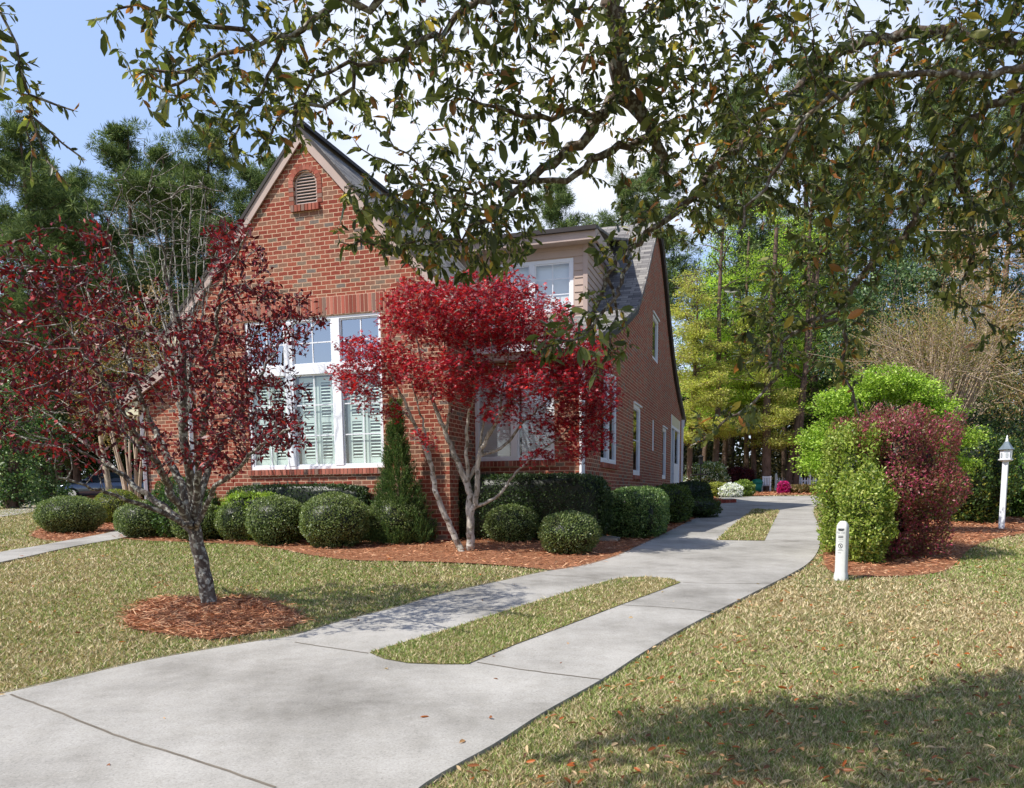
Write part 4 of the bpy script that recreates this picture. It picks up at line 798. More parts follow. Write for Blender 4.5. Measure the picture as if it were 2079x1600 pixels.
# ---- lime shrub and magenta fringe flower on the right bed
LS = [(138, 156, 60), (160, 174, 82), (108, 132, 48), (82, 106, 40), (184, 190, 110)]
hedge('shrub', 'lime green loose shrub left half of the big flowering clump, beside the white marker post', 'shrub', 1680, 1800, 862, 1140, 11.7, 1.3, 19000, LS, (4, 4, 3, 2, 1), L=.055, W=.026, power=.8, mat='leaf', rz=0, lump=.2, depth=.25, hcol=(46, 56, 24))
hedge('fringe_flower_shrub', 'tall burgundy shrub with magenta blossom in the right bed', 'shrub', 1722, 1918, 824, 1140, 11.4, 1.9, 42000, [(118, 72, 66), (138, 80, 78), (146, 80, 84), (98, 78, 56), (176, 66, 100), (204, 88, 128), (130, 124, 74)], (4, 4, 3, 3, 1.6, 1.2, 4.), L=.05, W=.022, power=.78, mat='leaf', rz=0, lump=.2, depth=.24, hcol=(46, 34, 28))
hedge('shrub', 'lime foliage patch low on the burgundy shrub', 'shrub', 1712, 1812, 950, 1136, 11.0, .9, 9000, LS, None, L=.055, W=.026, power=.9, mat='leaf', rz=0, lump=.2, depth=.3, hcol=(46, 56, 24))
hedge('hedge', 'tall dark green hedge behind the burgundy shrub', 'hedge', 1900, 2012, 870, 1072, 17.6, 3., 18000, [(60, 84, 40), (88, 112, 50), (42, 62, 32), (150, 150, 70)], (4, 3, 4, 1), L=.07, W=.035, power=.6, mat='leaf', rz=0, lump=.1)
hedge('hedge', 'broad leaved green hedge behind the white lantern post', 'hedge', 2006, 2200, 925, 1062, 19.2, 3., 18000, [(84, 118, 52), (60, 92, 42), (44, 66, 34), (120, 148, 70)], None, L=.1, W=.055, power=.6, mat='leaf_gloss', rz=0, lump=.1)
hedge('shrub', 'yellow flecked rounded shrub on top of the dark hedge line', 'shrub', 1880, 2000, 872, 960, 20.5, 2.6, 9000, [(150, 150, 62), (118, 126, 54), (88, 104, 46), (178, 160, 70)], None, L=.08, W=.04, power=.9, mat='leaf', rz=0, lump=.1)

# ================================================================== woods behind
def skyline(name, label, x, ytop, Yd, dx=0.): pass
def mk_leaf_tree(name, loc, h, blobs, n, L, W, cols, w=None, trunk_r=.16, mat='leaf', bark_='bark_pine', label=None, cat='tree', group=None, clump=.45, per=34, hi_t=.9, limbs=True, lean=(0, 0), flat=.6, bare=0):
    """background tree: trunk, limbs to every crown lobe, leaves in clumps through each lobe; blobs = (x, y, z, rx, ry, rz) about the base"""
    root = tag(empty(name, loc), label, cat, group); mb = MB(); top = np.array([lean[0], lean[1], h*hi_t]); tp = [np.array([top[0]*t+.15*math.sin(t*5+loc[0]), top[1]*t, h*hi_t*t-.1]) for t in np.linspace(0, 1, 8)]
    mb.tube(tp, [trunk_r*(1.15-1.0*t)+.01 for t in np.linspace(0, 1, 8)], 8)
    for (bx, by, bz, rx, ry, rz) in blobs:
        t = min(.95, max(.15, (bz-rz*.6)/(h*hi_t))); s = top*t
        for k in range(3 if limbs else 0):
            e = np.array([bx, by, bz])+RN.normal(0, .45, 3)*np.array([rx, ry, rz]); m = (s+e)/2+np.array([0, 0, .12*np.linalg.norm(e-s)])+RN.normal(0, .15, 3); r0 = trunk_r*(1.1-t)*.5+.012; mb.tube([s, m, e], [r0, r0*.6, .012], 5)
            for q in range(bare): mb.tube([m, (m+e)/2+RN.normal(0, .3, 3), e+RN.normal(0, .6, 3)*np.array([rx, ry, rz])], [.03, .02, .008], 4)
    o = mb.build('trunk', bark_, root); vol = np.array([b[3]*b[4]*b[5] for b in blobs]); cnt = np.maximum(3, (n/per*vol/vol.sum())).astype(int); Pc = []
    for b, c in zip(blobs, cnt): d = rdir(c)*(RN.random((c, 1))**.42); Pc.append(np.array(b[:3])+d*np.array(b[3:]))
    Pc = np.concatenate(Pc); i = np.repeat(np.arange(len(Pc)), per); k = len(i); cs = clump*RN.uniform(.5, 1.3, len(Pc)); q = RN.normal(0, .5, (k, 3))*np.array([1, 1, flat]); P = Pc[i]+q*cs[i][:, None]
    shade = (1+RN.normal(0, .16, len(Pc)))[i][:, None]; C = palette(k, cols, w)*shade.clip(.6, 1.5); V, Q, C = leaves(P, unit(q+RN.normal(0, .5, (k, 3))), rdir(k, .6), L*RN.uniform(.6, 1.3, k), W*RN.uniform(.7, 1.2, k), C)
    link('crown', np_mesh('crown', V, Q, tint=C), mat, root); return root
def copy_tree(root, loc, rz, sc_, label, group=None):
    r = root.copy(); COL.objects.link(r); r.location = loc; r.rotation_euler = (0, 0, rz); r.scale = (sc_[0], sc_[0], sc_[1]); r['label'] = label
    if group: r['group'] = group
    for ch in root.children: c = ch.copy(); COL.objects.link(c); c.parent = r
    return r
# pines: a straight trunk, whorls of limbs, needle tufts
NC = [(86, 106, 60), (108, 126, 74), (64, 82, 50), (130, 144, 90), (148, 158, 110)]
def pine(name, loc, h, label, group, low=.35, wid=2.6, nb=62):
    root = tag(empty(name, loc), label, 'pine tree', group); mb = MB(); tp = [np.array([.25*math.sin(t*3+loc[0]), .2*math.cos(t*4), h*t]) for t in np.linspace(0, 1, 9)]; mb.tube(tp, [.24*(1.1-t)+.02 for t in np.linspace(0, 1, 9)], 8); T = []
    for k in range(nb):
        t = low+(1-low)*(k+RN.random())/nb; a = RN.uniform(0, 2*PI); s = np.array([.25*math.sin(t*3+loc[0]), .2*math.cos(t*4), h*t]); ln = wid*RN.uniform(.45, 1.1)*(1.05-t)**.55*(1.25 if t > .5 else .9); d = np.array([math.cos(a), math.sin(a), RN.uniform(-.05, .45)]); e = s+d*ln; m = s+d*ln*.5-np.array([0, 0, .12*ln]); mb.tube([s, m, e], [.06*(1.2-t), .035, .014], 5)
        for q in range(int(16+16*ln/wid)):
            u = RN.uniform(.35, 1.08); T.append(s+(e-s)*u+RN.normal(0, .34, 3)*np.array([1, 1, .6])*(.4+.5*ln)*.9)
    T.append(tp[-1]); T = np.array(T+[tp[-1]+RN.normal(0, .35, 3) for _ in range(10)]); mb.build('trunk', 'bark_pine', root)
    per = 44; i = np.repeat(np.arange(len(T)), per); k = len(i); d = rdir(k, .35); cs = RN.uniform(.7, 1.25, len(T))[i]; P = T[i]+d*RN.uniform(.02, .14, (k, 1)); sh = (1+RN.normal(0, .18, len(T)))[i][:, None].clip(.55, 1.5)
    V, Q, C = leaves(P, d, rdir(k), RN.uniform(.22, .40, k)*cs, .034, palette(k, NC, (4, 4, 4, 2, 1))*sh); link('crown', np_mesh('crown', V, Q, tint=C), 'leaf_matte', root); return root
def place(px, ytop, Yd):
    T = atY(px, ytop, Yd); z = float(zg(Yd)); return (T[0], Yd, z-.05), T[2]-z
PG = 'tall pines behind the house'
pines = [(40, 250, 44, 'tall pine at the far left edge, under the hanging oak twig'), (120, 400, 52, 'shorter pine between the far left pine and the tallest pine'), (255, 262, 47, 'pine with a rounded top left of the gable, tallest of its row'), (335, 300, 54, 'pine just right of the round topped pine'), (430, 262, 48, 'broad pine immediately left of the house gable'), (500, 345, 56, 'pine half hidden by the left slope of the gable'), (556, 335, 60, 'small pine tip showing beside the gable peak'),
         (-60, 330, 48, 'dark pine cut by the left border of the photo'), (190, 470, 60, 'distant pine low in the gap of the left woods'), (80, 330, 54, 'pine behind the hanging oak twig'), (380, 330, 58, 'pine filling the gap between the round topped pine and the gable'), (160, 360, 58, 'pine left of the round topped pine'), (1128, 378, 58, 'pine crown showing above the dormer roof'), (1268, 360, 54, 'pine crown above the right end of the dormer'), (1345, 330, 62, 'pine standing behind the right gable end'), (1500, 190, 60, 'tall pine seen through the oak leaves above the cypress'), (1640, 120, 56, 'tall pine behind the oak limb, right of the cypress'), (1790, 170, 62, 'tall pine behind the oak leaves near the right woods'), (1930, 130, 58, 'tall pine seen through the upper right oak leaves'), (2060, 200, 64, 'pine at the right border behind the oak leaves')]
protos = []
for k, (px, yt, Yd, lab) in enumerate(pines):
    loc, h = place(px, yt, Yd)
    if k in (0, 2, 4): protos.append((pine('pine_tree', loc, h, lab, PG, .2 if k else .12, 3.4+.3*k/2), h))
    else: q, h0 = protos[k % len(protos)]; copy_tree(q, loc, k*1.7, (max(.7, min(1.25, h/h0)), h/h0), lab)
# big dark evergreens and vine covered trees at the left
DG = [(44, 62, 36), (62, 84, 46), (32, 46, 30), (84, 106, 58)]
def BL(h, r, n, z0=.3, ry=None):
    out = []
    for k in range(n): t = z0+(1-z0)*(k+.5)/n; a = k*2.4; rr = r*math.sqrt(max(.12, 1-((t-.45)/.6)**2)); out.append((math.cos(a)*rr*.55, math.sin(a)*rr*.5, h*t, rr*.75, (ry or rr*.75), h*(1-z0)/n*1.1))
    return out
for k, (px, yt, Yd, r, lab) in enumerate([(20, 620, 56, 3.4, 'dark evergreen at the far left behind the drive'), (110, 560, 54, 3.2, 'dark evergreen rising above the parked car'), (205, 700, 53, 2.6, 'dark evergreen right of the parked car'), (-90, 560, 52, 3.4, 'dark evergreen beyond the left border'), (300, 760, 52, 2.4, 'dark evergreen seen past the left wing of the house')]):
    loc, h = place(px, yt, Yd); mk_leaf_tree('evergreen_tree', loc, h, BL(h, r, 7, .12), 15000, .17, .085, DG, None, .2, 'leaf', 'bark_pine', lab, 'tree', 'dark evergreens behind the left drive', .5)
for k, (px, yt, yb, Yd, r, lab) in enumerate([(10, 800, 985, 33, 1.1, 'ivy clad trunk standing beside the left drive'), (82, 860, 985, 37, 1.0, 'ivy clad stump left of the parked car')]):
    loc, h = place(px, yt, Yd); mk_leaf_tree('ivy_covered_tree', loc, h, [(0, 0, h*t, r*(.8+.3*math.sin(t*9)), r*.7, h*.16) for t in np.linspace(.1, 1, 7)], 7000, .13, .09, [(74, 104, 58), (98, 128, 74), (52, 74, 42), (132, 150, 98)], None, .25, 'leaf_gloss', 'bark_pine', lab, 'tree', None, .35)
# ivy ground cover by the left drive
P = np.stack([RN.uniform(-34, -25.2, 6000), RN.uniform(36, 46, 6000)], 1); P = P[~inpoly(P, W2([(-900, 1013), (-200, 1015), (0, 1017.5), (97, 1018), (118, 1022), (92, 1030), (60, 1042), (0, 1051), (-200, 1085), (-900, 1060)])) & (P[:, 1] > 41.)]; n = len(P); hz = .55*np.clip(np.sin(P[:, 0]*1.3)*.3+.6+np.sin(P[:, 1]*2)*.2, .1, 1)*RN.random(n)
V, Q, C = leaves(np.stack([P[:, 0], P[:, 1], zg(P[:, 1])+hz], 1), rdir(n, .3), rdir(n, 1.2), .2, .13, palette(n, [(92, 124, 62), (122, 148, 82), (66, 94, 46), (140, 156, 104)])); tag(link('ground_ivy', np_mesh('ground_ivy', V, Q, tint=C), 'leaf'), kind='stuff')
# brownish budding trees between the pines and the house
for k, (px, yt, Yd, lab) in enumerate([(300, 590, 30, 'tree with thin tan new foliage behind the plum tree'), (190, 610, 34, 'sparse tan tree left of the house wing')]):
    loc, h = place(px, yt, Yd); mk_leaf_tree('budding_tree', loc, h, BL(h, 1.4, 6, .35), 6500, .10, .04, [(150, 118, 74), (132, 104, 66), (166, 142, 92), (112, 108, 62)], None, .12, 'leaf', 'bark_tan', lab, 'tree', None, .4, bare=2)
# tan crape myrtle stems by the left wing
b = gnd(262, 1004); loc = (atY(262, 900, 26)[0], 26, float(zg(26))); root = tag(empty('crape_myrtle', loc), 'clump of slim bare tan stems behind the left boxwoods', 'tree'); mb = MB()
for k in range(9): a = k*.7; mb.tube([(.12*math.cos(a), .12*math.sin(a), 0), (.3*math.cos(a), .3*math.sin(a), 1.4), (.62*math.cos(a)+RN.normal(0, .1), .5*math.sin(a), 2.9), (.9*math.cos(a), .8*math.sin(a), 4.4)], [.05, .042, .03, .012], 6)
mb.build('stems', 'bark_tan', root)
# bright green new-leaf trees at the right
CY_ = [(164, 190, 72), (184, 206, 92), (136, 166, 60), (198, 214, 112), (112, 144, 54)]; YG = [(176, 180, 92), (156, 162, 80), (190, 190, 112), (132, 140, 70), (166, 150, 96)]
def layers(h, r, n, z0, seed):
    rr = np.random.default_rng(seed); out = []
    for k in range(n): t = z0+(1-z0)*(k+.5)/n; R_ = r*(1-.75*((t-z0)/(1-z0))**1.3)+.25; a = rr.uniform(0, 6.28); out.append((math.cos(a)*R_*.5, math.sin(a)*R_*.5, h*t, R_*rr.uniform(.45, .75), R_*.6, h*.028))
    return out
for k, (px, yt, Yd, r, cols, lab) in enumerate([(1412, 545, 45, 2.3, YG, 'yellow green feathery tree nearest the side of the house'), (1478, 455, 48, 2.9, CY_, 'bright green feathery tree beside the yellow green one'), (1570, 415, 50, 3., CY_, 'tallest bright green feathery tree behind the parking pad'), (1655, 440, 53, 2.4, CY_, 'bright green feathery tree behind the picket fence'), (1535, 600, 47, 2.3, YG, 'low pale green tree above the garden shrubs'), (1725, 560, 48, 2.4, DG+[(96, 128, 50)], 'deep green tree between the cypress and the fan shaped tree')]):
    loc, h = place(px, yt, Yd); mk_leaf_tree('feathery_tree', loc, h, layers(h, r, 24, .24, k), 34000, .14, .05, cols, None, .15, 'leaf_fresh', 'bark_pine', lab, 'tree', 'new leaf trees behind the drive', .42, 40, .97, flat=.3, bare=1)
# trunks of the wood behind the fence
for k, (px, Yd, r, ln) in enumerate([(1448, 46, .16, .2), (1512, 50, .14, -.1), (1553, 46, .22, .1), (1592, 54, .15, .0), (1601, 47, .17, .9), (1618, 47, .15, .25), (1650, 50, .27, -.2), (1632, 58, .14, .1), (1480, 56, .13, 0), (1534, 60, .16, .1), (1570, 62, .14, -.3), (1690, 52, .2, .3), (1425, 52, .15, .3)]):
    x = atY(px, 980, Yd)[0]; z = float(zg(Yd)); loc = (x, Yd, z-.05); h = 15+2*math.sin(k*3); root = tag(empty('woodland_tree', loc), ['grey brown trunk rising from the dark wood behind the garden', 'slim trunk in the wood behind the garden'][r < .16], 'tree', 'trunks in the wood behind the garden' if r >= .16 else 'slim trunks in the wood behind the garden')
    mb = MB(); mb.tube([(ln*t*1.6+.1*math.sin(t*6+k), 0, h*t) for t in np.linspace(0, 1, 8)], [r*(1.25-.8*t) for t in np.linspace(0, 1, 8)], 9)
    for q in range(7): z0 = h*RN.uniform(.4, .95); a = RN.uniform(0, 6.28); l = RN.uniform(1, 2.4); mb.tube([(ln*z0/h*1.6, 0, z0), (ln*z0/h*1.6+math.cos(a)*l*.5, math.sin(a)*l*.5, z0+.5), (ln*z0/h*1.6+math.cos(a)*l, math.sin(a)*l, z0+.7)], [.05, .03, .012], 5)
    mb.build('trunk', 'bark_pine', root); m = 60; Pc = np.stack([RN.normal(0, 1.5, m), RN.normal(0, 1.2, m), RN.uniform(.5, 1.02, m)*h], 1); i = np.repeat(np.arange(m), 30); kk = len(i)
    V, Q, C = leaves(Pc[i]+RN.normal(0, .35, (kk, 3)), rdir(kk), rdir(kk, .5), .17, .07, palette(kk, DG+[(120, 146, 62)])); link('crown', np_mesh('crown', V, Q, tint=C), 'leaf', root)
# evergreen with glossy leaves and the fan shaped bare tree at the right
loc, h = place(1830, 480, 27); mk_leaf_tree('glossy_evergreen', loc, h, [(-.9, 0, h*.72, 1.3, 1.1, 1.0), (.3, 0, h*.85, 1.2, 1., .9), (-1.7, .2, h*.58, .9, .9, .8), (.8, .1, h*.66, 1.2, 1., .9), (-.3, 0, h*.5, 1.5, 1., .9), (1.8, .3, h*.55, 1.1, .9, .8)], 14000, .12, .055, [(58, 84, 48), (80, 108, 62), (42, 62, 38), (120, 142, 96)], None, .15, 'leaf_gloss', 'bark_oak', 'glossy dark evergreen rising behind the lime green tree', 'tree', None, .4)
b = place(1905, 540, 22); loc, h = b; root = tag(empty('vase_shaped_tree', loc), 'fan shaped tree of many thin bare tan stems with olive new leaves', 'tree'); mb = MB(); tips = []
for k in range(150):
    a = RN.uniform(0, 2*PI); sp = RN.uniform(.12, 1.)**.75; e = np.array([math.cos(a)*sp*2.5, math.sin(a)*sp*1.6, h*RN.uniform(.62, 1.)*(1-.25*sp)]); m1 = np.array([e[0]*.22, e[1]*.22, h*.28]); m2 = np.array([e[0]*.6, e[1]*.6, h*.58])+RN.normal(0, .1, 3); mb.tube([(e[0]*.05, e[1]*.05, 0), m1, m2, e], [.035, .026, .016, .005], 4, cap=False); tips.append(e)
    for q in range(3): e2 = e+RN.normal(0, .45, 3); mb.tube([m2*.5+e*.5, e2], [.010, .004], 3, cap=False); tips.append(e2)
mb.build('trunk', 'bark_tan', root); T = np.array(tips); i = np.repeat(np.arange(len(T)), 34); k = len(i)
V, Q, C = leaves(T[i]+RN.normal(0, .26, (k, 3))-np.array([0, 0, .1]), rdir(k), rdir(k, .5), .055, .024, palette(k, [(140, 134, 72), (160, 150, 88), (120, 116, 60), (160, 124, 84)])); link('crown', np_mesh('crown', V, Q, tint=C), 'leaf', root)
loc, h = place(2010, 400, 30); mk_leaf_tree('budding_tree', loc, h, BL(h, 2.4, 7, .3), 11000, .10, .04, [(168, 128, 96), (150, 112, 80), (180, 152, 116), (130, 120, 72)], None, .16, 'leaf', 'bark_tan', 'pinkish brown budding tree at the right border', 'tree', None, .5, bare=2)
loc, h = place(1960, 700, 24); mk_leaf_tree('evergreen_tree', loc, h*.8, BL(h*.8, 1.8, 5, .1), 7000, .12, .06, DG, None, .14, 'leaf', 'bark_oak', 'dark green tree behind the fan shaped tree', 'tree', None, .4)
# lime green Japanese maple behind the fringe flower
b = place(1790, 722, 15.6); loc, h = b; bl = [(-1.0, 0, h*.55, .5, .5, .40), (-1.1, -.1, h*.42, .4, .45, .22), (-.75, 0, h*.76, .55, .5, .30), (0, 0, h*.86, .65, .55, .30), (.55, 0, h*.82, .6, .5, .28), (1.1, 0, h*.70, .5, .5, .28), (1.45, 0, h*.56, .42, .5, .22), (.9, -.1, h*.55, .6, .5, .28), (.2, -.1, h*.62, .7, .5, .3), (-.4, -.1, h*.5, .5, .4, .3), (1.5, 0, h*.4, .4, .4, .22)]
mk_leaf_tree('lime_maple', loc, h, bl, 42000, .055, .03, [(142, 174, 58), (164, 192, 76), (114, 146, 46), (186, 206, 100), (90, 122, 38)], (4, 4, 3, 1.5, 1), .1, 'leaf', 'bark_oak', 'vivid lime green layered Japanese maple behind the burgundy shrub', 'tree', None, .2, 40, .7, flat=.35)
# the wood that closes the view
def wood(name, xs, ys, zt_, n, cols, sz):
    X = RN.uniform(*xs, n//30); Yv = RN.uniform(*ys, n//30); tz = RN.random(n//30)**.9; Z = zg(Yv)+tz*(zt_+2.*np.sin(X*.35)+1.5*np.sin(X*.9+2)); Pc = np.stack([X, Yv, Z], 1); i = np.repeat(np.arange(len(Pc)), 30); k = len(i)
    sh = (1+RN.normal(0, .2, len(Pc)))[i][:, None].clip(.5, 1.5); V, Q, C = leaves(Pc[i]+RN.normal(0, .55, (k, 3)), rdir(k), rdir(k, .5)*1., sz, sz*.5, palette(k, cols)*sh); return tag(link(name, np_mesh(name, V, Q, tint=C), 'leaf'), kind='stuff')
wood('far_wood', (-62, -12), (60, 74), 8.5, 60000, DG, .42); wood('far_wood', (4, 62), (64, 78), 10., 80000, DG+[(92, 110, 54)], .42); wood('far_wood', (-14, 6), (66, 76), 7., 20000, DG, .42); wood('undergrowth', (6, 34), (54, 60), 3.6, 26000, [(52, 58, 34), (70, 66, 40), (40, 44, 28), (92, 84, 52)], .25)
wood('undergrowth', (21, 46), (32, 44), 3.4, 36000, DG+[(110, 112, 60)], .2)
# garden shrubs beyond the parking pad
def gs(name, label, x0, x1, yt, yb, n, L, cols, w=None, dy=.0, **kw):
    g = gnd((x0+x1)/2, yb); Y = g[1]+dy; a, b2 = atY(x0, yt, Y), atY(x1, yt, Y); hx = (b2[0]-a[0])/2; g = np.array([(a[0]+b2[0])/2, Y+hx*.7, 0]); g[2] = float(zg(g[1])); h = a[2]-g[2]
    return shrub(name, label, 'shrub', tuple(g), (hx, hx*.7, h/2), n, L, L*.5, cols, w, .85, None, 'leaf', depth=.2, lump=.14, **kw)
gs('viburnum', 'tall green shrub topped with white blossom beyond the parking pad', 1400, 1482, 936, 1003, 9000, .12, [(96, 124, 62), (122, 146, 80), (70, 96, 48), (206, 214, 200), (222, 228, 218)], (4, 4, 3, 3, 2.5))
gs('burgundy_shrub', 'dark burgundy shrub between the white flowering shrub and the trunks', 1474, 1538, 948, 1002, 6000, .11, [(70, 24, 34), (92, 32, 42), (50, 22, 30)], None, .6, hcol=(26, 14, 16))
gs('azalea', 'yellow green azalea at the left of the white blossoms', 1436, 1482, 980, 1009, 4500, .09, [(150, 156, 70), (176, 178, 88), (120, 130, 56)], None, -1.4)
gs('azalea', 'low azalea covered in white blossom beside the parking pad', 1468, 1510, 984, 1009, 4500, .10, [(240, 240, 244), (226, 228, 236), (130, 150, 74)], (5, 4, 1.6), -1.8)
gs('azalea', 'green azalea right of the white blossoms', 1492, 1536, 977, 1008, 5000, .09, [(118, 142, 64), (146, 164, 80), (90, 116, 50), (230, 232, 236)], (4, 4, 3, .25), -1.)
gs('azalea', 'small azalea in magenta bloom in front of the picket fence', 1583, 1604, 979, 1003, 3500, .10, [(196, 36, 128), (222, 62, 150), (156, 24, 100), (110, 90, 60)], (4, 4, 3, 1), -1.6, hcol=(60, 20, 40))
gs('shrub', 'low dry brown plant along the picket fence', 1606, 1666, 986, 1003, 3500, .10, [(150, 122, 84), (120, 104, 66), (96, 100, 56)], None, -1.2)

# ================================================================== overhanging oak (trunk stands outside the frame at the right)
def dp(Y0, Y1, *pts):
    n = len(pts); return [atY(x, y, Y0+(Y1-Y0)*i/max(1, n-1)) for i, (x, y) in enumerate(pts)]
tx, ty = 5.6, 4.6; tb = np.array([tx, ty, float(zg(ty))-.05])
ol = [([tb, tb+[.02, 0, 1.1], tb+[-.08, -.03, 2.2], tb+[-.25, -.1, 3.2]], .26, .18, None),
 ([tb+[-.25, -.1, 3.2], tb+[-.9, -.2, 4.3], tb+[-2.2, -.5, 5.2], [1.6, 3.7, 5.6], [.6, 3.4, 5.2], [-.3, 3.3, 4.6]], .15, .05, 0),                                # high limb over the drive
 ([tb+[-.2, 0, 2.6], tb+[-1.3, .1, 2.95]]+dp(4.5, 4.6, (2150, 110), (2079, 95), (1975, 75), (1877, 67), (1787, 79), (1731, 97), (1675, 124))+dp(4.5, 4.0, (1619, 180), (1562, 232), (1510, 285), (1450, 337), (1412, 397), (1367, 427), (1300, 491), (1235, 560), (1190, 660)), .062, .009, 0),
 ([tb+[-.1, 0, 2.0], tb+[-1.6, .2, 2.5]]+dp(4.4, 4.6, (2130, 190), (2079, 180), (1990, 230), (1930, 300), (1885, 382), (1832, 480), (1787, 502), (1750, 555), (1705, 626), (1637, 656), (1592, 697), (1577, 769), (1532, 817), (1450, 870), (1405, 905)), .052, .005, 0),
 (dp(4.3, 4.2, (1705, 626), (1716, 675), (1712, 742), (1731, 795), (1745, 850)), .014, .005, 3),
 ([tb+[-.2, -.1, 2.8], tb+[-1.7, -.5, 3.0]]+dp(3.6, 3.5, (2180, 100), (2079, 142), (1937, 150), (1787, 157), (1660, 215), (1600, 300), (1540, 400), (1500, 480)), .036, .006, 0),
 ([[1.6, 3.7, 5.6], [1.1, 3.7, 4.9]]+dp(3.9, 4.1, (1262, -60), (1258, 60), (1261, 140), (1262, 202)), .058, .045, 1),
 (dp(4.1, 3.8, (1262, 202), (1241, 209), (1207, 250), (1180, 287), (1140, 314), (1100, 344), (1055, 381), (1000, 440), (930, 480)), .030, .008, 6),
 (dp(4.1, 4.2, (1262, 202), (1300, 232), (1335, 290), (1350, 350)), .04, .02, 6),
 (dp(4.1, 3.9, (1330, 270), (1300, 290), (1241, 304), (1201, 324), (1167, 354), (1127, 366), (1093, 364), (1010, 372), (940, 400)), .024, .006, 8),
 (dp(3.9, 3.7, (1241, 209), (1190, 230), (1140, 238), (1070, 236), (1010, 220), (950, 200)), .018, .006, 7),
 ([[.6, 3.4, 5.2], [.3, 3.5, 4.7]]+dp(3.6, 3.7, (1040, -60), (971, 7), (937, 37), (904, 64), (856, 94), (829, 111), (769, 128), (701, 132), (640, 160), (612, 190), (600, 250)), .034, .005, 1),
 ([[-.3, 3.3, 4.6]]+dp(3.5, 3.7, (800, -40), (700, 7), (641, 44), (587, 71), (526, 84), (472, 108), (412, 128), (358, 162), (304, 175)), .028, .005, 1),
 (dp(3.6, 3.5, (526, 84), (500, 66), (455, 60), (405, 54), (337, 34), (287, 20), (236, 20)), .011, .004, 12),
 (dp(3.6, 3.6, (412, 128), (350, 140), (310, 145), (280, 152)), .009, .004, 12), (dp(3.7, 3.6, (587, 71), (560, 130), (520, 200), (480, 270), (470, 320)), .010, .004, 12), (dp(3.7, 3.6, (700, 130), (720, 180), (660, 210), (560, 240), (540, 320)), .010, .004, 11),
 ([[-.3, 3.3, 4.6], [-1.6, 3.0, 4.5], [-2.3, 3.0, 4.1]]+dp(3.1, 3.2, (-30, -60), (0, 20), (22, 80), (42, 140), (52, 190), (68, 232), (100, 262), (130, 290), (158, 312)), .03, .004, 1),
 (dp(3.2, 3.2, (52, 190), (54, 230), (57, 300), (58, 356)), .006, .003, 17), (dp(3.2, 3.2, (72, 235), (85, 290), (95, 325), (112, 358), (136, 380)), .006, .003, 17), (dp(3.2, 3.2, (54, 195), (85, 205), (118, 211), (148, 224)), .006, .003, 17), (dp(3.2, 3.2, (46, 160), (60, 175), (82, 178)), .004, .002, 17),
 (dp(4.5, 4.6, (1930, 300), (1960, 400), (1975, 500), (1950, 600)), .02, .005, 3), (dp(4.5, 4.7, (2079, 180), (2070, 300), (2040, 420), (2050, 520)), .025, .006, 3),
 (dp(3.9, 3.8, (1010, 430), (900, 400), (850, 330), (800, 300), (762, 265)), .008, .003, 7), (dp(3.8, 3.7, (930, 480), (860, 490), (800, 510), (740, 500), (690, 490)), .007, .003, 7), (dp(3.8, 3.7, (930, 480), (880, 420), (800, 400), (740, 395), (700, 380)), .008, .003, 7), (dp(3.9, 3.8, (940, 400), (860, 380), (790, 330), (735, 300)), .007, .003, 9),
 ([[-.3, 3.3, 4.6], [-1.0, 2.7, 5.0], [-2.3, 2.3, 5.2]], .03, .008, 1), ([[.6, 3.4, 5.2], [.5, 2.7, 5.3], [-.2, 2.0, 5.4]], .03, .008, 1), ([[1.6, 3.7, 5.6], [1.7, 3.0, 5.3], [1.5, 2.3, 5.2]], .03, .008, 1),  # unseen limbs above the frame, added to carry leaves that shade the lawn
 (dp(4.0, 3.6, (1300, 491), (1250, 600), (1180, 680), (1110, 700)), .012, .004, 2), (dp(4.1, 4.1, (1235, 560), (1250, 640), (1230, 720), (1200, 760)), .008, .004, 2),
]
b4 = dict
